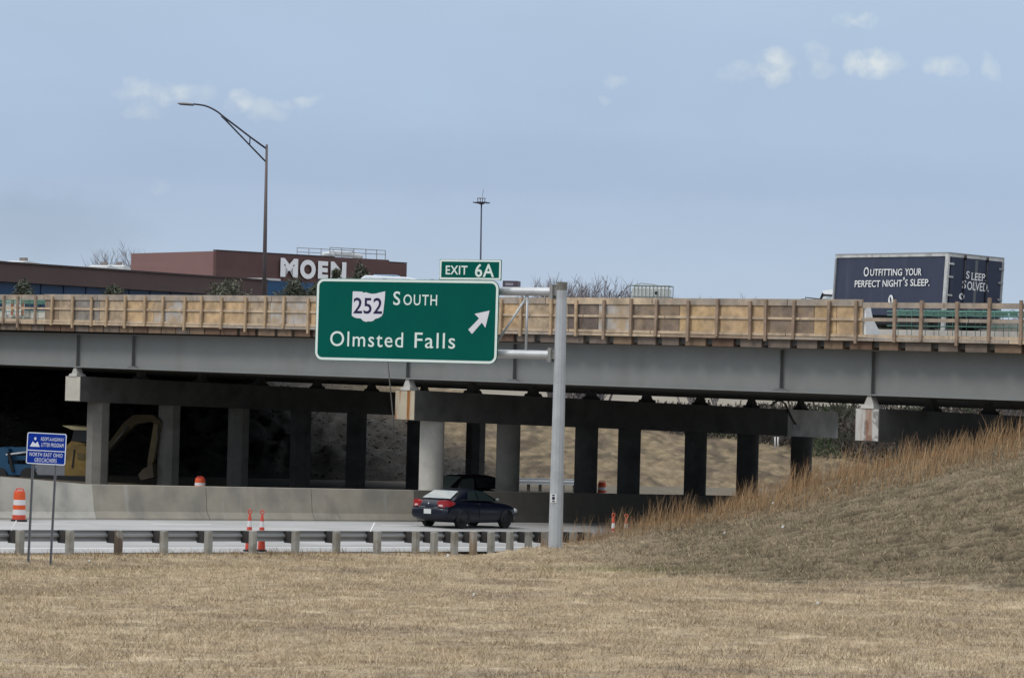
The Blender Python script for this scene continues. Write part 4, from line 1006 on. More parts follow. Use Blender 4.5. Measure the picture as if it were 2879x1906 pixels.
for s in (-1, 1):
    m = MB(); y0, y1 = s*.805, s*.635
    m.quad((.32, y0, 1.05), (.96, y0, 1.045), (.94, y1, 1.385), (.50, y1, 1.375)); part('side_window', m, GLASS, car, False, True)
    m = MB(); m.quad((1.02, y0, 1.045), (2.05, s*.80, 1.02), (1.55, y1, 1.35), (1.0, y1, 1.385)); part('side_window', m, GLASS, car, False, True)
    cv = [(-1.045, .44, .80, .965), (-1.035, .58, .765, 1.005), (-.985, .72, .755, 1.02), (-.87, .845, .79, 1.01), (-.70, .915, .845, .975), (-.60, .925, .89, .94)]
    m = MB(); m.rings([[(x, s*y, z0), (x, s*y, z1), (x+.10, s*(y-.10), z1+.01), (x+.10, s*(y-.10), z0-.01)] for x, y, z0, z1 in cv]); tl_ = part('tail_light', m, REDL, car, 'auto', True)
    m = MB(); m.rings([[(x-.012, s*y, z0), (x-.012, s*y, z1), (x+.05, s*y, z1), (x+.05, s*y, z0)] for x, y, z0, z1 in ((-1.045, .49, .80, .86), (-1.035, .60, .785, .865), (-1.01, .66, .79, .85))]); part('reverse_lens', m, WLENS, tl_, False, True)
    m = MB(); ell(m, (3.50, s*.66, .66), (.16, .14, .09)); part('headlight', m, mat('headlight lens', (.55, .56, .55), .15, .03), car, True, True)
    m = MB(); ell(m, (1.98, s*.985, 1.06), (.07, .09, .07)); part('mirror', m, mat('mirror grey', (.10, .115, .11), .3, .05), car, True, True)
    m = MB(); m.box((1.0, s*.893, .70), .006, .006, .28); m.box((.9, s*.90, .90), .09, .015, .015); part('door_seam', m, BLACKP, car, False, True)
    wheel(car, 0, s*.76); wheel(car, 2.80, s*.755)
    for x in (0, 2.80):
        m = MB(); m.rings([[(x+q*math.cos(a), s*yy, .335+q*math.sin(a)) for a in np.linspace(-.3, math.pi+.3, 15)] for q, yy in ((.385, .60), (.385, .905), (.36, .906), (.36, .60))]); part('wheel_arch', m, BLACKP, car, True, True)
m = MB(); m.quad((1.52, -.56, 1.40), (2.38, -.72, 1.0), (2.38, .72, 1.0), (1.52, .56, 1.40)); part('windscreen', m, GLASS, car, False, True)
m = MB(); m.box((-1.082, 0, .60), .012, .165, .085); pl_ = part('licence_plate', m, mat('plate pale', (.56, .57, .55), .5, .12, 18), car, False, True)
m = MB(); ell(m, (-1.03, -.0, .885), (.02, .035, .035), 8, 4); part('badge', m, mat('chrome', (.7, .7, .7), .2, .02, metal=.9), car, True, True)
m = MB(); m.box((-1.035, .30, .765), .01, .16, .018); m.box((-1.035, -.38, .755), .01, .10, .014); part('trim_strip', m, mat('dull chrome', (.25, .26, .28), .3, .02, metal=.7), car, False, True)
rings_ = []
for x, zb_, zt_, hw in ((-1.075, .44, .70, .58), (-1.06, .36, .735, .74), (-.98, .33, .745, .84), (-.85, .33, .735, .885), (-.70, .34, .72, .895)):
    h = [(0, zb_), (hw*.9, zb_), (hw, zb_+.08), (hw, zt_-.08), (hw*.94, zt_), (0, zt_)]
    rings_.append([(x, y, z) for y, z in h]+[(x, -y, z) for y, z in h[-2:0:-1]])
subsurf(part('bumper', MB().rings(rings_), PAINT, car, True, True), 1)

# dark minivan on the far carriageway, showing above the wall
pv = road_hit(1300, 1331, 1.74)-Vector((0, 0, 1.74))
van = thing('minivan', pv-Wd*0+Vector((0, 0, -.0)), 'black minivan showing above the concrete wall behind the blue sedan', 'car', rz=math.atan2(-Wd.y, -Wd.x))
BLKP = mat('black paint', (.006, .006, .008), .3, .05, coat=.4)
subsurf(part('body', body_loft([(-1.75, .45, .85, .75), (-1.68, .32, 1.02, .90), (-1.2, .26, 1.05, .93), (0, .25, 1.05, .93), (1.5, .25, 1.02, .92), (2.3, .28, .96, .88), (2.75, .35, .80, .75), (2.85, .45, .68, .6)]), BLKP, van, True, True))
rg = [[(x, -hb, 1.0), (x, -ht-.02, z-.08), (x, -ht*.85, z), (x, ht*.85, z), (x, ht+.02, z-.08), (x, hb, 1.0)] for x, z, hb, ht in ((-1.72, 1.15, .86, .82), (-1.60, 1.60, .86, .72), (-1.35, 1.72, .86, .70), (.2, 1.74, .86, .70), (.75, 1.66, .86, .69), (1.3, 1.36, .86, .75), (1.85, 1.02, .84, .78))]
subsurf(part('cabin', MB().rings(rg), BLKP, van, True, True), 1)
for s in (-1, 1):
    m = MB(); m.quad((.10, s*.875, 1.12), (1.35, s*.87, 1.10), (.85, s*.755, 1.52), (.12, s*.745, 1.58)); part('side_window', m, mat('tinted glass', (.07, .085, .075), .1, .03), van, False, True)
    m = MB(); m.quad((-1.45, s*.875, 1.15), (-.05, s*.875, 1.12), (-.05, s*.745, 1.58), (-1.38, s*.745, 1.57)); part('side_window', m, GLASS, van, False, True)
    m = MB(); ell(m, (1.25, s*1.02, 1.15), (.08, .10, .09)); part('mirror', m, BLKP, van, True, True)
    wheel(van, -1.0, s*.84, .34); wheel(van, 1.9, s*.84, .34)
m = MB(); m.quad((.80, -.64, 1.64), (1.80, -.76, 1.06), (1.80, .76, 1.06), (.80, .64, 1.64)); part('windscreen', m, MATS['tinted glass'], van, False, True)

# ---- box truck on the deck
C_ = at(2668, 710, 122.0); E_ = at(2350, 722, 129.0)
ta = Vector((E_.x-C_.x, E_.y-C_.y, 0)); TL_ = ta.length; ta.normalize(); tr_ = Vector((ta.y, -ta.x, 0))
if tr_.x < 0: tr_ = -tr_
tup = Vector((0, 0, 1)); roll_t = .045
tr_ = (tr_ + Vector((0, 0, -roll_t))).normalized(); ta = (ta + Vector((0, 0, .012))).normalized(); tup = tr_.cross(-ta).normalized()
if tup.z < 0: tup = -tup
HB, WB_ = 2.42, 2.58
truck = thing('box_truck', Vector((C_.x, C_.y, 1.75))+ta*3.5+Vector((tr_.x, tr_.y, 0))*1.3, 'box truck with navy sides and white lettering on the overpass deck', 'truck')
def tp(l, w, h): return C_ + ta*l + tr_*w + tup*(h-HB)      # l forward from the rear, w to the right side of the rear view, h above the box floor
TW = mat('truck white', (.50, .50, .48), .5, .10, 2, c2=(.34, .34, .33), c2s=2.5); TN = mat('truck navy', (.026, .032, .060), .4, .10, 1.2, streak=((.045, .050, .080), (1.5, 1.5, .25), .60)); TG = mat('truck grey trim', (.25, .255, .26), .5, .1, 3)
TSEAM = mat('seam grey', (.11, .115, .12), .5, .08, 3)
tbox = lambda m, l0, l1, w0, w1, h0, h1: m.hexa([tp(l0, w0, h0), tp(l0, w1, h0), tp(l1, w1, h0), tp(l1, w0, h0), tp(l0, w0, h1), tp(l0, w1, h1), tp(l1, w1, h1), tp(l1, w0, h1)])
m = MB(); tbox(m, .03, TL_-.03, .03, WB_-.03, 0.0, HB-.02); cargo = part('cargo_box', m, TN, truck)
m = MB(); tbox(m, 0, TL_, -.015, .10, HB-.14, HB); tbox(m, 0, TL_, WB_-.1, WB_+.015, HB-.17, HB); tbox(m, TL_-.1, TL_, .1, WB_-.1, HB-.17, HB); tbox(m, 0, .12, .1, WB_-.1, HB-.15, HB-.004); part('roof_rail', m, TW, cargo)
m = MB(); tbox(m, 0, TL_, -.02, .04, HB-.035, HB+.012); tbox(m, -.012, .05, 0.04, WB_, HB-.03, HB+.012); part('roof_edge', m, TG, cargo)
m = MB(); tbox(m, -.02, .19, -.02, .06, -.7, HB-.14); part('corner_post', m, TW, cargo)
m = MB(); tbox(m, -.02, .06, WB_-.09, WB_+.012, 0, HB-.17); part('corner_post', m, TG, cargo)
m = MB(); tbox(m, TL_-.10, TL_+.01, -.018, .06, 0, HB-.17); part('corner_post', m, TG, cargo)
dl, dr = .13, WB_-.10
mid = (dl+dr)/2
for a, b in ((dl, mid-.012), (mid+.012, dr)):
    m = MB(); tbox(m, -.015, .029, a, b, .04, HB-.16); part('rear_door', m, TN, cargo)
m = MB(); tbox(m, -.02, .028, mid-.06, mid+.06, .05, HB-.2); part('door_seal', m, TSEAM, cargo)
for w in (dl+.62, mid+.48):
    m = MB(); m.tube([tp(-.05, w, .05), tp(-.05, w, HB-.02)], .022, 8); m.tube([tp(-.05, w, HB-.2), tp(-.05, w, HB-.06)], .045, 8); part('lock_bar', m, BLACKP, cargo, True)
for w in (.12, WB_-.12):
    for h in (.18, .80, 1.50, 2.0) if w < 1 else (.25, .80, 1.45, 1.98):
        m = MB(); tbox(m, -.06, -.015, w-.10, w+.12, h-.035, h+.035); part('hinge', m, TW if w < 1 else TG, cargo)
m = MB(); tbox(m, -.05, -.015, mid+.45, mid+.72, .28, .35); tbox(m, -.05, -.015, dl+.05, mid-.25, .10, .13); part('latch', m, TG, cargo)
m = MB(); tbox(m, .25, TL_-.2, .3, WB_-.3, -.35, 0); part('chassis', m, BLACKP, truck)
tsf = Frame(tp(TL_, -.0, 0), -ta, tup); trf = Frame(tp(-.016, 0, 0), tr_, tup)
TLET = mat('truck lettering white', (.72, .72, .70), .5, .03)
Z4 = lambda x, y: (2300+x/4.0915, 680+y/4.0915)
SER = {}
def serif_text(m, fr, text, bl, tr, w):
    """condensed roman capitals: a slim grotesque outline with slab serifs added at the stems' ends"""
    lettering(m, fr, text, bl, tr, w, .012, 1.0)
    u0, v0 = fr.loc(*bl); u1, v1 = fr.loc(*tr); H = v1-v0
    vs, fs = glyphs(text, .012, 1.0)
    # serif dashes wherever a narrow stem meets the base line or the cap line
    for lev, sg in ((0.0, 1), (1.0, -1)):
        xs = sorted({round(x, 3) for x, y in vs if abs(y-lev) < .004}); i = 0
        while i < len(xs)-1:
            if 0.004 < xs[i+1]-xs[i] < .16/max(1, len(text)*.42):
                a, b = u0+(u1-u0)*xs[i], u0+(u1-u0)*xs[i+1]; e = H*.10; v = v0+H*lev
                m.quad(fr.pt(a-e, v, w), fr.pt(b+e, v, w), fr.pt(b+e*.6, v+sg*H*.10, w), fr.pt(a-e*.6, v+sg*H*.10, w)); i += 2
            else: i += 1
for words_ in ([('O', (525, 400), (590, 292)), ('UTFITTING', (600, 392), (972, 310)), ('YOUR', (1000, 388), (1196, 305))],
               [('PERFECT', (422, 522), (720, 443)), ('NIGHT', (742, 517), (972, 438)), ("'", (983, 440), (1000, 408)), ('S', (1001, 511), (1036, 433)), ('SLEEP.', (1062, 509), (1288, 428))]):
    m = MB()
    for t, a, b in words_: serif_text(m, tsf, t, Z4(*a), Z4(*b), .012)
    part('lettering', m, TLET, cargo)
for words_ in ([('S', (1700, 422), (1744, 340)), ('LEEP.', (1762, 440), (1938, 372))], [('S', (1655, 535), (1706, 446)), ('OLVED.', (1712, 552), (1966, 478))]):
    m = MB()
    for t, a, b in words_: serif_text(m, trf, t, Z4(*a), Z4(*b), .006)
    part('lettering', m, TLET, cargo)
def oval(fr, c, rx, ry, w):
    u, v = fr.loc(*c); k = c and 1
    m = MB(); m.poly([fr.pt(u+rx*math.cos(t), v+ry*math.sin(t), w) for t in np.linspace(0, 2*math.pi, 25)[:-1]]); return m, u, v
for fr, c, rx, ry in ((tsf, Z4(838, 668), .17, .20), (trf, Z4(1650, 628), .125, .125)):
    m, u, v = oval(fr, c, rx, ry, .012); e_ = part('emblem', m, TLET, cargo)
    m = MB()
    m.poly([fr.pt(u+rx*(.78*math.cos(t)*.45+.30*math.sin(t)*-.9), v+ry*(.62*math.sin(t)), .016) for t in np.linspace(0, 2*math.pi, 21)[:-1]]); part('emblem_mark', m, TN, e_)
m = MB(); q0 = TL_+.15
cabp = lambda l, w, h: tp(l, w, h)
prof_ = [(q0, -1.0), (q0, .94), (q0+.25, 1.03), (q0+.95, .97), (q0+1.45, .05), (q0+2.5, -.15), (q0+2.6, -1.0)]
m.rings([[cabp(l, w, h) for l, h in prof_] for w in (.22, WB_-.22)]); cabn = part('cab', m, mat('cab white', (.78, .79, .80), .35, .03, coat=.4), truck)
m = MB(); m.poly([cabp(q0+.30, .215, .10), cabp(q0+1.28, .215, .10), cabp(q0+.90, .215, .66), cabp(q0+.30, .215, .72)][::-1]); part('side_window', m, mat('cab glass', (.35, .42, .42), .1, .03), cabn)
m = MB(); m.tube([cabp(q0+.92, .20, .86), cabp(q0+1.40, .20, .0)], .05, 6); m.tube([cabp(q0+.25, .20, .78), cabp(q0+.95, .20, .80)], .04, 6); part('window_frame', m, BLACKP, cabn)
m = MB(); m.tube([cabp(q0+1.0, .15, .62), cabp(q0+1.55, -.22, .66), cabp(q0+1.58, -.24, .1), cabp(q0+1.15, .1, .05)], .025, 6); mr_ = part('mirror_bracket', m, BLACKP, cabn, True)
m = MB(); m.box(cabp(q0+1.57, -.24, .36), .06, .13, .24, ta, tr_, tup); part('mirror', m, BLACKP, mr_)
for l in (1.6, TL_+1.4):
    for w in (.25, WB_-.25):
        m = MB(); c = tp(l, w, -.55); n = 20
        m.rings([[c+tr_*dd+ta*(.46*math.cos(2*math.pi*j/n))+tup*(.46*math.sin(2*math.pi*j/n)) for j in range(n)] for dd in (-.14, .14)]); part('wheel', m, RUB, truck, 'auto')

# ------------------------------------------------------------------ buildings beyond the bridge
BRICK = mat('brown brick', (.105, .056, .053), .9, .08, .3, 0, streak=((.122, .068, .064), (.02, .02, .7), .52)); BRICKL = mat('sunlit brick', (.205, .118, .115), .9, .05, .3, 0, streak=((.225, .134, .13), (.02, .02, .6), .52))  # one brick, the light on its two sides put into the colours
BGLASS = mat('blue glass', (.010, .045, .115), .35, .12, .12, spec=.3); TRIM = mat('light roof trim', (.5, .5, .5), .6, .05); BAND = mat('brown fascia', (.084, .056, .053), .9, .10, .25, streak=((.085, .06, .058), (.05, .05, .9), .55))
def wallq(m, a, b, z0, z1, thick=.4, dirn=Vector((0, 1, 0))):
    a0 = Vector((a.x, a.y, 0)); b0 = Vector((b.x, b.y, 0)); nn = dirn*thick; up = Vector((0, 0, 1))
    m.hexa([a0+up*z0, b0+up*z0, b0+up*z0+nn, a0+up*z0+nn, a0+up*z1, b0+up*z1, b0+up*z1+nn, a0+up*z1+nn]); return m
Lb, Cb, Rb = at(369, 713, 364.7), at(608, 706, 350), at(1144, 741.5, 376)
zt3 = Cb.z
brick = thing('office_building', Vector(((Lb.x+Rb.x)/2, 365, -7)), 'brown brick office building with large white rooftop letters on its wall', 'building')
m = MB(); wallq(m, Lb, Cb, -7, zt3); part('wall', m, BRICKL, brick, label='sunlit side wall of the brick building')
ff = Frame(Vector((Cb.x, Cb.y, -7)), Vector((Rb.x-Cb.x, Rb.y-Cb.y, 0)), Vector((0, 0, 1)))
uR = ff.loc(1144, 760)[0]
top = [(608, 706), (939, 725), (939, 723), (1094, 731), (1094, 739), (1144, 742)]
pts = [ff.loc(x, y) for x, y in top]
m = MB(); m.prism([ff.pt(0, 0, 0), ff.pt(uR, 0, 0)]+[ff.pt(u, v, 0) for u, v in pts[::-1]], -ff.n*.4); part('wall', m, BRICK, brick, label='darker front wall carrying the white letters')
m = MB(); bk = Lb+Vector((Rb.x-Cb.x, Rb.y-Cb.y, 0)); m.hexa([Vector((p.x, p.y, h)) for h in (zt3-1.0, zt3-.6) for p in (Cb+Vector((0, .5, 0)), Rb+Vector((-.3, .5, 0)), bk, Lb+Vector((.4, .5, 0)))]); part('roof', m, mat('flat roof', (.3, .3, .3), .9), brick)
m = MB(); m.prism([ff.pt(u, v+.02, .03) for u, v in (pts[0], pts[1])]+[ff.pt(u, v+.16, .03) for u, v in (pts[1], pts[0])], -ff.n*.5); m.prism([ff.pt(u, v+.02, .03) for u, v in (pts[4], pts[5])]+[ff.pt(u, v+.16, .03) for u, v in (pts[5], pts[4])], -ff.n*.5); part('coping', m, mat('dark coping', (.05, .035, .035), .7), brick)
Z2b = lambda x, y: (720+x/3.2667, 650+y/3.2667)
m = MB()
for ch, a, b in (('M', (207, 418), (372, 256)), ('O', (387, 436), (535, 268)), ('E', (552, 436), (648, 280)), ('N', (668, 436), (815, 288))):
    lettering(m, ff, ch, Z2b(*a), Z2b(*b), .25, .055)
m2 = MB(); m2.v = list(m.v); m2.f = list(m.f); k = len(m.v)
m2.v += [tuple(Vector(p)-ff.n*.2) for p in m.v]
part('lettering', m2, mat('white letters', (.80, .80, .82), .5, .02), brick)
rail = MB(); tz_ = lambda x, y: ff.pt(*ff.loc(x, y), -.6)
dpt = -ff.n*5
for x, y0, y1 in ((939, 696, 726), (972, 697, 727), (1006, 698, 728), (1040, 700, 730), (1070, 702, 731), (1094.5, 704.5, 734)):
    rail.tube([tz_(x, y1), tz_(x, y0)], .055, 5); rail.tube([tz_(x, y1)+dpt, tz_(x, y0)+dpt], .05, 5)
for (a, b) in (((939, 696), (1094.5, 704.5)), ((939, 708), (1094.5, 715.5))):
    rail.tube([tz_(*a), tz_(*b)], .05, 5); rail.tube([tz_(*a)+dpt, tz_(*b)+dpt], .05, 5)
part('roof_railing', rail, mat('grey railing', (.28, .29, .31), .5), brick)
m = MB()
for (a, b, r) in (((955, 716), (985, 713), .28), ((985, 713), (1030, 716), .34), ((1030, 716), (1062, 722), .30), ((975, 710), (985, 721), .3), ((1045, 714), (1052, 728), .3)):
    m.tube([ff.pt(*ff.loc(*a), -2.5), ff.pt(*ff.loc(*b), -2.5)], r, 8)
part('roof_plant', m, mat('white plant', (.6, .62, .62), .5, .1), brick, True)
# long low wing with the brown fascia and blue glass
A_, B_ = at(-260, 722, 240), at(760, 791.5, 284)
A0 = at(0, 740, 250)
low = thing('low_office_wing', Vector((A0.x, A0.y, -7)), 'long low building with brown fascia above a band of blue glass', 'building')
dl_ = Vector((B_.x-A0.x, B_.y-A0.y, 0)); lf = Frame(Vector((A0.x, A0.y, -7)), dl_, Vector((0, 0, 1)))
ua = lf.loc(-300, 740)[0]; ub = lf.loc(736, 800)[0]; zt4 = A0.z
vt = zt4+7; vb_ = lf.loc(0, 792)[1]
m = MB(); m.prism([lf.pt(ua, vb_, .6), lf.pt(ub, vb_, .6), lf.pt(ub, vt, .6), lf.pt(ua, vt, .6)], -lf.n*1.2); part('fascia', m, BAND, low)
m = MB(); m.prism([lf.pt(ua, vt+.01, .7), lf.pt(ub, vt+.01, .7), lf.pt(ub, vt+.14, .7), lf.pt(ua, vt+.14, .7)], -lf.n*1.3); part('coping', m, MATS['dark coping'], low)
m = MB(); m.prism([lf.pt(ua, 0, .1), lf.pt(ub, 0, .1), lf.pt(ub, vb_-.01, .1), lf.pt(ua, vb_-.01, .1)], -lf.n*.3); gl_ = part('window_band', m, BGLASS, low)
m = MB(); 
for q in np.arange(ua, ub, 3.0): m.prism([lf.pt(q, 0, .11), lf.pt(q+.12, 0, .11), lf.pt(q+.12, vb_-.02, .11), lf.pt(q, vb_-.02, .11)], lf.n*.05)
part('mullion', m, mat('mullion blue', (.012, .03, .07), .5), gl_)
m = MB(); m.prism([lf.pt(ua, vt-.5, -.61), lf.pt(ub, vt-.5, -.61), lf.pt(ub, vt-.5, -30), lf.pt(ua, vt-.5, -30)], Vector((0, 0, .2))); part('roof', m, MATS['flat roof'], low)
m = MB(); m.prism([lf.pt(ub-4, 0, -.7), lf.pt(ub, 0, -.7), lf.pt(ub, 0, -28), lf.pt(ub-4, 0, -28)], Vector((0, 0, vt-.55))); part('wall', m, BAND, low)
def unit(x0, x1, y0, y1, lab, Yd=8):
    u0, v0 = lf.loc(x0, y1); u1, v1 = lf.loc(x1, y0); s = 1+Yd/260; zb_ = vt-.4
    th = thing('rooftop_unit', lf.pt((u0+u1)/2*s, zb_, -Yd), lab, 'rooftop unit', group='pale rooftop units on the low wing')
    m = MB(); m.prism([lf.pt(u0*s, zb_, -Yd), lf.pt(u1*s, zb_, -Yd), lf.pt(u1*s, v1*s-.2, -Yd), lf.pt(u0*s+(u1-u0)*.3, v1*s+.02, -Yd), lf.pt(u0*s, v1*s-.1, -Yd)], -lf.n*2); part('casing', m, mat('unit casing', (.52, .53, .52), .6, .08, 1), th)
    m = MB(); m.prism([lf.pt(u0*s+(u1-u0)*.35, v1*s-.1, -Yd-.5), lf.pt(u0*s+(u1-u0)*.47, v1*s-.1, -Yd-.5), lf.pt(u0*s+(u1-u0)*.47, v1*s+.3, -Yd-.5), lf.pt(u0*s+(u1-u0)*.35, v1*s+.3, -Yd-.5)], -lf.n*.6); part('vent_hood', m, mat('unit dark', (.2, .17, .16), .7), th)
unit(132, 226, 744, 751, 'long pale rooftop unit with sloped top above the blue glass at left')
unit(275, 336, 754, 759, 'low pale rooftop unit in front of the bare trees')
unit(503, 534, 764, 771, 'small square white rooftop unit before the sunlit wall')
unit(546, 566, 763, 772, 'smallest white rooftop unit nearest the brick corner')
# glass annex below the letters
gA, gB = at(742, 788, 318), at(1060, 806, 330)
gf = Frame(Vector((gA.x, gA.y, -7)), Vector((gB.x-gA.x, gB.y-gA.y, 0)), Vector((0, 0, 1)))
ann = thing('glass_annex', Vector((gA.x, gA.y, -7)), 'blue glazed annex under the white letters behind the formwork', 'building')
h_ = gA.z+7; u1_ = gf.loc(1060, 800)[0]
m = MB(); m.prism([gf.pt(0, 0, 0), gf.pt(u1_, 0, 0), gf.pt(u1_, h_, 0), gf.pt(0, h_, 0)], -gf.n*8); part('wall', m, mat('annex glass', (.022, .075, .165), .35, .12, .3, spec=.3), ann)
m = MB(); m.prism([gf.pt(-.1, h_+.01, .1), gf.pt(2.2, h_+.01, .1), gf.pt(2.2, h_+.22, .1), gf.pt(-.1, h_+.22, .1)], -gf.n*3); part('coping', m, TRIM, ann)

# ------------------------------------------------------------------ trees
BARK = mat('grey bark', (.19, .175, .17), .9, .2, 1); BARKD = mat('dark bark', (.185, .165, .17), .9, .2, 1)
def branch(mb, tw, p, d, L, r, lev, rnd, up):
    n = 5; pts = [p]; rad = [r]; q = p.copy(); dd = d.copy()
    for i in range(n):
        dd = (dd + Vector((rnd.gauss(0, .09), rnd.gauss(0, .09), up*.16))).normalized(); q = q+dd*L/n; pts.append(q.copy()); rad.append(r*(1-.65*(i+1)/n))
    (mb if lev < 1 else tw).tube(pts, rad, 6 if lev < 2 else 4, False)
    if lev >= 3: return
    k = (20, 12, 9)[lev]
    for i in range(k):
        f = rnd.uniform(.28 if lev else .22, 1.0); j = min(int(f*n), n-1); s = pts[j].lerp(pts[j+1], f*n-j)
        a = rnd.uniform(0, 6.283); side_ = Vector((math.cos(a), math.sin(a), 0))
        nd = (dd*.9+side_*rnd.uniform(.35, .8)+Vector((0, 0, up*.6))).normalized()
        branch(mb, tw, s, nd, L*((.66, .55, .45)[lev])*rnd.uniform(.75, 1.2)*(1.25-.5*f), max(r*.42*(1.1-.5*f), .021), lev+1, rnd, up)
def bare_tree(px, ytop, Y, zb_, lab, seed, dark=False, up=.22):
    rnd = random.Random(seed); p = at(px, 900, Y); p.z = zb_; H = ray(px, ytop).z*Y-zb_
    th = thing('bare_tree', p, lab, 'tree', group='leafless trees beyond the bridge'); a, b = MB(), MB()
    branch(a, b, p, Vector((0, 0, 1)), H*.60, H*.02, 0, rnd, up)
    zm = max(v[2] for v in b.v); k = H/(zm-zb_)      # scale so that the top stands where it is seen
    for q in (a, b): q.v = [(p.x+(v[0]-p.x)*k, p.y+(v[1]-p.y)*k, zb_+(v[2]-zb_)*k) for v in q.v]
    part('trunk', a, BARKD if dark else BARK, th, True); part('crown', b, BARKD if dark else BARK, th)
bare_tree(285, 694, 420, -6, 'pale bare tree left of the brick building with spreading twigs', 1)
bare_tree(330, 672, 430, -6, 'tallest pale bare tree at the left edge of the sunlit wall', 2)
bare_tree(415, 688, 440, -6, 'bare tree top rising over the sunlit wall roof', 3)
bare_tree(466, 698, 450, -6, 'faint low bare tree top over the sunlit wall roof', 13)
bare_tree(1555, 778, 250, -6, 'sparse bare tree just left of the tall sign post top', 4, True)
bare_tree(1585, 772, 244, -6, 'twiggy bare tree just right of the sign post top', 31, True)
bare_tree(1645, 762, 240, -6, 'highest bare tree of the clump between sign post and tote', 32, True)
bare_tree(1615, 766, 235, -6, 'dense bare tree right of the tall sign post top', 5, True)
bare_tree(1668, 768, 232, -6, 'fullest bare tree between the sign post and the white tote', 6, True)
bare_tree(1690, 772, 236, -6, 'lower bare tree next to the caged white tote', 7, True)
bare_tree(1940, 822, 300, -6, 'tiny bare treetop peeping over the boards right of the tote', 8)
bare_tree(2015, 820, 300, -6, 'tiny bare treetop peeping over the boards left of the truck cab', 9)
bare_tree(2850, 838, 230, -6, 'small brownish bare treetop right of the truck', 10, True)
def conifer(px, ytop, ybase, Y, wpx, lab, seed):
    r = np.random.default_rng(seed); p = at(px, ybase, Y); zt_ = ray(px, ytop).z*Y; zb_ = -6.5; H = zt_-zb_; wr = wpx*Y/9000/2
    th = thing('pine_tree', Vector((p.x, p.y, zb_)), lab, 'tree', group='pines in front of the office buildings')
    m = MB(); m.tube([(p.x, p.y, zb_), (p.x+.1, p.y, zb_+H*.5), (p.x, p.y, zt_-.4)], [.2, .14, .04], 7)
    n0 = 26
    m2 = MB(); V = []; F = []
    vis = (ybase-ytop)*Y/9000; dens_ = .8
    for k in range(n0):     # limbs with needle tufts
        f = k/n0; z = zt_-vis*1.25*f; L = wr*(.18+.95*f**.8)*r.uniform(.6, 1.15); a = r.uniform(0, 6.28); tip = Vector((p.x+L*math.cos(a), p.y+L*math.sin(a), z+L*.25))
        m.tube([(p.x, p.y, z-.1), tip], [.05, .02], 4)
        for t in range(int(22+26*f)):
            q = r.uniform(.25, 1.05); c = Vector((p.x, p.y, z-.1)).lerp(tip, q)+Vector(r.normal(0, .14*wr+.05, 3)); s = r.uniform(.12, .28)
            d1 = Vector(r.normal(0, 1, 3)).normalized()*s; d2 = Vector(r.normal(0, 1, 3)).normalized()*s*.35
            m2.poly([c-d1-d2, c-d1+d2, c+d1])
    part('trunk', m, BARKD, th, True); part('crown', m2, mat('pine needles %d' % (seed % 3), [(.085, .095, .062), (.098, .104, .070), (.080, .088, .062)][seed % 3], .8, .35, .8), th)
conifer(66, 796, 836, 235, 56, 'dark pine before the blue glass at the far left', 20)
conifer(325, 814, 838, 235, 60, 'low dark pine tip over the boards under the blue glass', 21)
conifer(642, 800, 838, 240, 100, 'broad olive pine before the brown fascia left of the lamp pole', 22)
conifer(826, 795, 838, 250, 92, 'broad pine below the letter O', 23)
conifer(888, 806, 838, 250, 60, 'thin pine against the blue annex left of the green sign', 24)
conifer(944, 762, 800, 255, 30, 'ragged pine whose top covers part of the last letter', 25)
conifer(1014, 749, 800, 258, 62, 'dark pine top over the green sign right of the letters', 26)

# dark wood beyond the right end of the embankment, seen under the bridge
def woods():
    r = np.random.default_rng(77); V = []; C = []
    n = 26000
    px = r.uniform(1780, 2900, n); topy = 1128+18*vnoise(px/55, px*0, 61)+r.normal(0, 3, n)
    f = r.random(n); Y = r.uniform(236, 262, n); y = topy+(1330-topy)*f
    P_ = np.array([list(at(a, b, c)) for a, b, c in zip(px, y, Y)])
    s = r.uniform(.12, .42, n); d1 = r.normal(0, 1, (n, 3)); d1[:, 2] *= 2.2; d1 /= np.linalg.norm(d1, axis=1)[:, None]; d2 = r.normal(0, 1, (n, 3)); d2 /= np.linalg.norm(d2, axis=1)[:, None]
    V = np.stack([P_-d1*s[:, None]-d2*.09, P_-d1*s[:, None]+d2*.09, P_+d1*s[:, None]], 1).reshape(-1, 3)
    c = np.array([.075, .066, .058])[None]*(.5+1.0*r.random(n))[:, None]; g_ = vnoise(px/40, y/25, 62) > .72; c[g_] = np.array([.058, .060, .044])*(.6+.8*r.random(g_.sum()))[:, None]
    o = fast_mesh('woods', V, np.arange(n*3), 3, attr_mat('twig mass', .95), np.repeat(c, 3, 0)); set_props(o, 'dark leafless wood beyond the grassy embankment under the bridge', 'wood', kind='stuff')
    m = MB(); m.quad(at(1700, 1345, 264), at(3000, 1345, 264), at(3000, 1150, 266), at(1700, 1150, 266)); struct('wood_terrain', m, mat('wood floor', (.05, .045, .04), .95, .2, .3))
woods()
th = thing('pine_tree', at(2318, 1284, 226), 'small green conifer on the embankment under the bridge', 'tree')
m = MB(); b0 = at(2318, 1286, 226); m.tube([b0, b0+Vector((0, 0, 3.0))], [.09, .02], 6); part('trunk', m, BARKD, th, True)
r = np.random.default_rng(5); m = MB()
for k in range(900):
    f = r.random()**.8; a = r.uniform(0, 6.28); rad = 1.25*f*r.uniform(.3, 1.0); c = b0+Vector((rad*math.cos(a), rad*math.sin(a), 3.4*(1-f)+.15)); d1 = Vector(r.normal(0, 1, 3)).normalized()*.16; d2 = Vector(r.normal(0, 1, 3)).normalized()*.06; m.poly([c-d1-d2, c-d1+d2, c+d1])
part('crown', m, mat('young needles', (.055, .075, .035), .8, .3), th)
m = MB()
for x in (2179, 2187): m.tube([at(x, 1262, 200), at(x, 1228, 200)], .035, 6)
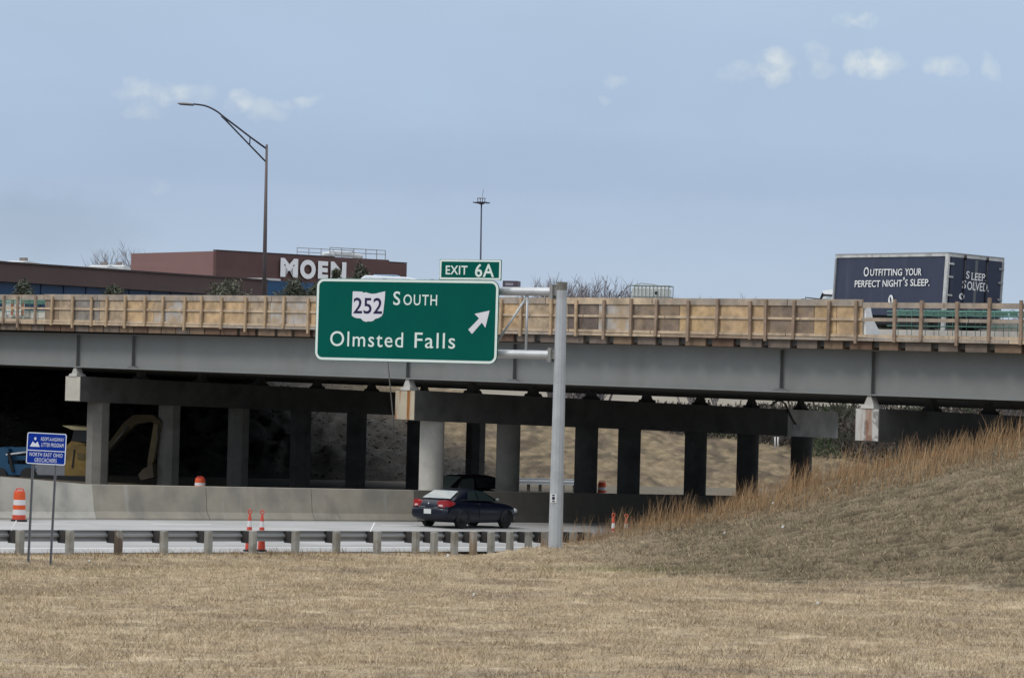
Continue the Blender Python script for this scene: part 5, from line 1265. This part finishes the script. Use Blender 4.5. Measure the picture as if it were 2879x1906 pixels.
th = thing('marker_posts', at(2183, 1262, 200), 'pair of thin white posts on the embankment crest under the bridge', 'post')
for x in (2179, 2187):
    m = MB(); m.tube([at(x, 1263, 200), at(x, 1228, 200)], .04, 6); part('post', m, mat('white post', (.6, .6, .58), .6), th, True)

# ------------------------------------------------------------------ lamps
POLE = mat('brown lamp steel', (.105, .085, .085), .55, .12, 2, metal=.3); POLED = mat('dark arm steel', (.030, .030, .045), .5, .1)
YL = 165.0
lamp = thing('street_lamp', Vector((at(740, 840, YL).x, YL, 1.2)), 'tall curved arm street lamp rising behind the formwork', 'street lamp')
m = MB(); b0 = at(741, 905, YL); t0 = at(750, 407, YL); m.tube([b0, b0.lerp(t0, .5), t0], [.125, .10, .062], 14); part('pole', m, POLE, lamp, True)
m = MB(); P2 = [at(x, y, YL) for x, y in ((748, 418), (703, 385.5), (666, 357), (630, 330), (613, 316), (601, 308.5), (588, 302), (575, 297.5), (560, 295), (543, 293.3))]; m.tube(P2, [.048]*4+[.045]*6, 8); arm = part('arm', m, POLED, lamp, True)
m = MB(); m.tube([at(748, 456, YL), at(702, 408.5, YL), at(634, 338, YL), at(622, 327, YL)], .043, 8); part('brace', m, POLED, arm, True)
m = MB(); m.tube([at(703, 386, YL), at(702, 408, YL)], .032, 6); part('tie', m, POLED, arm, True)
m = MB(); a = at(545, 295, YL); b = at(499, 291.5, YL); d = (b-a)
rg = []
for q, w, h in ((0, .05, .05), (.12, .13, .07), (.45, .18, .085), (.8, .17, .07), (1.0, .06, .03)):
    c = a+d*q; rg.append([c+Vector((0, w*math.cos(t), max(h*math.sin(t), -.035))) for t in np.linspace(0, 2*math.pi, 13)[:-1]])
m.rings(rg); hd_ = part('lamp_head', m, mat('lamp casing', (.20, .19, .19), .5), lamp, True)
m = MB(); c = a+d*.45; m.box(c+Vector((0, 0, -.05)), d.length*.42, .13, .012, d.normalized(), Vector((0, 1, 0)), Vector((0, 0, 1))); part('lens', m, POLED, hd_)
YM = 450.0
mast = thing('high_mast_light', Vector((at(1350, 1000, YM).x, YM, -7)), 'distant high mast light with a ring of lamps above the exit tab', 'mast light')
b0 = at(1345.5, 1100, YM); t0 = at(1353.6, 575, YM); MST = mat('mast steel', (.045, .05, .075), .6)
m = MB(); m.tube([b0, t0], [.19, .10], 10); part('pole', m, MST, mast, True)
m = MB(); c = at(1353.4, 571, YM); m.rings([[c+Vector((r_*math.cos(t), r_*math.sin(t), z)) for t in np.linspace(0, 2*math.pi, 17)[:-1]] for r_, z in ((.15, -.25), (.75, .05), (.75, .15), (.2, .15))]); part('ring', m, MST, mast, 'auto')
m = MB()
for t in (0.2, 1.3, 2.3, 3.3, 4.4, 5.4):
    e = c+Vector((math.cos(t), math.sin(t), 0))*.7; f = c+Vector((math.cos(t), math.sin(t), 0))*1.2+Vector((0, 0, .06)); mm = MB(); mm.tube([e, f], .09, 6); part('lamp_head', mm, MST, mast, True)
m = MB(); m.rings([[c+Vector((r_*math.cos(t), r_*math.sin(t), z)) for t in np.linspace(0, 2*math.pi, 17)[:-1]] for r_, z in ((.55, .62), (.6, .70), (.2, .78))]); part('top_cap', m, mat('mast cap', (.35, .36, .38), .5), mast, 'auto')
m = MB()
for t in (.4, 1.9, 3.4, 5.0): m.tube([c+Vector((.5*math.cos(t), .5*math.sin(t), .1)), c+Vector((.55*math.cos(t), .55*math.sin(t), .65))], .05, 5)
part('bracket', m, MST, mast); m = MB(); m.tube([c+Vector((0.1, 0, .7)), c+Vector((.25, 0, 2.0))], .025, 5); part('lightning_rod', m, MST, mast)

# ------------------------------------------------------------------ things on the deck behind the boards
YT = 136.0; k_ = YT/9000
tf = Frame(at(1770, 850, YT), Vector((1, -.22, 0)), Vector((0, 0, 1)))
ua_, va_ = tf.loc(1772, 842); ub_, vb2 = tf.loc(1880, 806)
tote = thing('liquid_tote', tf.pt((ua_+ub_)/2, -.95, -.6), 'white plastic tote in a metal cage standing behind the boards', 'liquid tote')
m = MB(); m.hexa([tf.pt(u, v, w) for v in (-.8, vb2-.05) for u, w in ((ua_+.05, -.05), (ub_-.05, -.05), (ub_-.05, -1.1), (ua_+.05, -1.1))]); part('tank', m, mat('milky plastic', (.62, .64, .60), .5, .05), tote, bevel=.06)
m = MB(); up_ = vb2+.03
for w in (0, -1.15):
    for j in range(11):
        u = ua_+(ub_-ua_)*j/10; m.tube([tf.pt(u, -.85, w), tf.pt(u, up_, w)], .018, 5)
    for v in (-.4, va_+.14, up_): m.tube([tf.pt(ua_, v, w), tf.pt(ub_, v, w)], .02, 5)
for u in (ua_, ub_):
    for v in (va_+.14, up_): m.tube([tf.pt(u, v, 0), tf.pt(u, v, -1.15)], .02, 5)
m.tube([tf.pt(ua_+.1, up_, -.2), tf.pt(ua_+.4, up_+.10, -.3), tf.pt(ua_+.9, up_+.06, -.3), tf.pt(ua_+1.2, up_, -.3)], .018, 5)
part('cage', m, mat('cage steel', (.20, .215, .20), .5, metal=.4), tote)
m = MB(); m.box(tf.pt(ua_+(ub_-ua_)*.68, va_+.30, .02), .06, .01, .06, tf.ex, tf.n, tf.ey); part('valve_plate', m, BLACKP, tote)
ef = Frame(at(1412, 860, 142), Vector((1, -.15, 0)), Vector((0, 0, 1)))
u0, v0 = ef.loc(1413, 806); u1, v1 = ef.loc(1456, 790)
cabn_ = thing('equipment_cabinet', ef.pt((u0+u1)/2, -1.2, -.4), 'dark topped white equipment cabinet just right of the exit tab', 'equipment cabinet')
m = MB(); m.hexa([ef.pt(u, v, w) for v in (-1.2, v0-.06) for u, w in ((u0+.05, -.05), (u1-.05, -.05), (u1-.05, -.8), (u0+.05, -.8))]); part('casing', m, mat('cabinet white', (.66, .67, .68), .5), cabn_)
m = MB(); m.hexa([ef.pt(u, v, w) for v in (v0-.055, v1) for u, w in ((u0, 0), (u1, 0), (u1, -.85), (u0, -.85))]); tp_ = part('hood', m, mat('maroon hood', (.075, .055, .07), .5), cabn_)
m = MB(); m.hexa([ef.pt(u, v, w) for v in (v0+.06, v0+.17) for u, w in ((u0+.12, .01), (u1-.2, .01), (u1-.2, 0.001), (u0+.12, .001))]); part('grille', m, mat('grille grey', (.25, .24, .27), .5), tp_)
vf = Frame(at(985, 870, 140), Vector((1, -.1, 0)), Vector((0, 0, 1)))
u0, v0 = vf.loc(1010, 786); u1, v1 = vf.loc(1200, 779)
vv = thing('work_van', vf.pt((u0+u1)/2, -1.0, -.9), 'white van hidden behind the green sign with only its roof showing', 'van')
m = MB(); pr_ = [(u0, -1.0), (u1+.1, -1.0), (u1+.12, -.2), (u1-.1, v0+.0), (u1-.9, v1-.02), (u0+.25, v1+.02), (u0, v0)]
m.prism([vf.pt(u, v, 0) for u, v in pr_], -vf.n*1.7); part('body', m, mat('van white', (.66, .70, .73), .4, .05), vv, bevel=.05)
m = MB(); m.box(vf.pt(u0+1.1, v1+.045, -.8), .5, .6, .02, vf.ex, vf.n, vf.ey); part('roof_rack', m, mat('rack blue', (.30, .45, .60), .5), vv)
m = MB(); m.quad(*[vf.pt(u, v, .006) for u, v in ((u1-.85, .55), (u1-.15, .55), (u1-.35, v0-.05), (u1-.85, v0-.05))]); part('side_window', m, GLASS, vv)
for u in (u0+.7, u1-.6):
    for w in (-.1, -1.6):
        m = MB(); c = vf.pt(u, -1.0, w); m.rings([[c+vf.n*dd+vf.ex*.35*math.cos(t)+vf.ey*.35*math.sin(t) for t in np.linspace(0, 2*math.pi, 17)[:-1]] for dd in (-.1, .1)]); part('wheel', m, RUB, vv, 'auto')

# ------------------------------------------------------------------ plant under the bridge at the left
YEL = mat('machine yellow', (.21, .135, .03), .6, .2, 2, c2=(.12, .075, .022), c2s=1.5); BLU = mat('machine blue', (.012, .065, .135), .5, .12, 2); MGR = mat('machine grey', (.20, .205, .22), .6, .1, 2)
YX = 157.0
xf = Frame(at(200, 1345, YX), Vector((1, -.25, 0)), Vector((0, 0, 1)))
def xp(x, y, w=0): u, v = xf.loc(x, y); return xf.pt(u, v, w)
def xprism(pts, w0, w1): return MB().prism([xp(x, y, w0) for x, y in pts][::-1], -xf.n*(w0-w1) if 0 else xf.n*(w1-w0))
exv = thing('excavator', xp(215, 1345), 'yellow excavator with raised boom parked behind the pier under the bridge', 'excavator')
bd = part('body', xprism([(186, 1340), (262, 1345), (262, 1262), (240, 1252), (200, 1248), (186, 1258)], -1.6, .2), YEL, exv)
part('engine_hood', xprism([(187, 1253), (240, 1256), (240, 1246), (200, 1240)], -1.5, .0), YEL, bd)
part('body_seam', xprism([(206, 1315), (210, 1315), (216, 1264), (212, 1262)], .21, .23), BLACKP, bd)
part('vent_grille', xprism([(222, 1290), (243, 1292), (243, 1274), (222, 1272)], .21, .23), mat('grille brown', (.10, .075, .03), .7), bd)
part('counterweight', xprism([(100, 1340), (184, 1342), (184, 1270), (160, 1262), (110, 1300), (100, 1308)], -1.6, .1), MGR, exv)
part('cab', xprism([(196, 1240), (256, 1244), (256, 1208), (204, 1206)], -1.3, -.2), mat('cab dark', (.02, .022, .025), .2), exv)
part('cab_roof', xprism([(176, 1196), (200, 1197), (262, 1204), (262, 1210), (205, 1208)], -1.5, .1), mat('cab roof cream', (.55, .46, .25), .6), exv)
for w in (-1.9, .25):
    part('track', xprism([(110, 1352), (262, 1358), (268, 1346), (258, 1338), (116, 1334), (106, 1344)], w, w+.45), BLACKP, exv)
bm = xprism([(236, 1300), (262, 1305), (330, 1232), (372, 1192), (415, 1186), (438, 1196), (444, 1184), (420, 1166), (366, 1166), (338, 1188), (300, 1240)], -.9, -.45); YELD = mat('shaded yellow', (.055, .037, .013), .75, .35, 1.5); boom = part('boom', bm, YELD, exv)  # boom yellow darkened to carry the shade under the bridge
part('stick', xprism([(424, 1178), (444, 1190), (420, 1300), (404, 1320), (404, 1300)], -.85, -.5), mat('worn yellow', (.12, .09, .04), .7, .3, 1.5), boom)
m = MB(); m.tube([xp(300, 1262, -.4), xp(352, 1200, -.4)], .07, 8); m.tube([xp(438, 1196, -.4), xp(428, 1290, -.4)], .05, 8); part('hydraulic_ram', m, mat('ram steel', (.08, .075, .06), .5, metal=.3), boom, True)
part('bucket', xprism([(398, 1318), (424, 1304), (428, 1342), (392, 1350), (384, 1334)], -1.2, -.2), mat('bucket brown', (.09, .065, .04), .7), boom)
lift = thing('boom_lift', xp(45, 1340), 'blue boom lift parked beneath the bridge left of the blue roadside sign', 'boom lift')
part('chassis', xprism([(-20, 1334), (98, 1336), (106, 1318), (96, 1306), (30, 1304), (-20, 1300)], -1.6, .1), BLU, lift)
part('boom', xprism([(-10, 1276), (100, 1272), (100, 1256), (8, 1258), (-14, 1262)], -.9, -.4), BLU, lift)
part('boom', xprism([(-14, 1296), (98, 1292), (98, 1280), (-14, 1282)], -.9, -.4), BLU, lift)
part('turret', xprism([(-16, 1306), (22, 1308), (24, 1262), (10, 1256), (-16, 1260)], -1.2, .0), BLU, lift)
m = MB(); m.tube([xp(20, 1278, .12), xp(86, 1270, .12)], .05, 8); part('hydraulic_ram', m, mat('pale ram', (.5, .52, .54), .3), lift, True)
part('support_arm', xprism([(24, 1270), (31, 1270), (44, 1324), (36, 1326)], .05, .2), BLACKP, lift)
for x in (2, 84):
    for w in (-1.7, .12):
        m = MB(); c = xp(x, 1338, w); m.rings([[c+xf.n*dd+xf.ex*.42*math.cos(t)+xf.ey*.42*math.sin(t) for t in np.linspace(0, 2*math.pi, 19)[:-1]] for dd in (-.15, .15)]); part('wheel', m, RUB, lift, 'auto')

# ------------------------------------------------------------------ litter
LIT = mat('white litter', (.85, .85, .83), .6, .03)
for px, py, w, lab in ((249, 1584, 4, 'tiny white scrap in the grass below the guardrail right of the blue sign'), (1258, 1567, 9, 'pale scrap at the edge of the grass under the sedan'),
                       (1331, 1679, 6, 'white crumpled scrap in the middle of the open field'), (2200, 1487, 9, 'largest white scrap on the grassy slope'),
                       (2036, 1505, 6, 'white scrap low on the slope left of the largest scrap'), (2172, 1421, 6, 'white scrap just below the tall rusty grass'),
                       (2298, 1702, 7, 'flat white scrap on the field at the foot of the slope')):
    p = ground_hit(px, py); s = w*p.y/9000/2; m = MB(); rr = random.Random(px); hh = s*rr.uniform(.5, .9)
    a = [(-s, 0, .02), (-s*.3, -.02, hh+.05), (s*.2, .0, hh*.6+.05), (s, .02, hh*.8+.04), (s*.9, .05, .02), (0, -.05, .02)]
    m.prism([(p.x+x, p.y+y, p.z+z+.03) for x, y, z in a], (0.01, .05, .01))
    solo('litter_scrap', m, LIT, lab, 'litter', group='white litter in the grass')
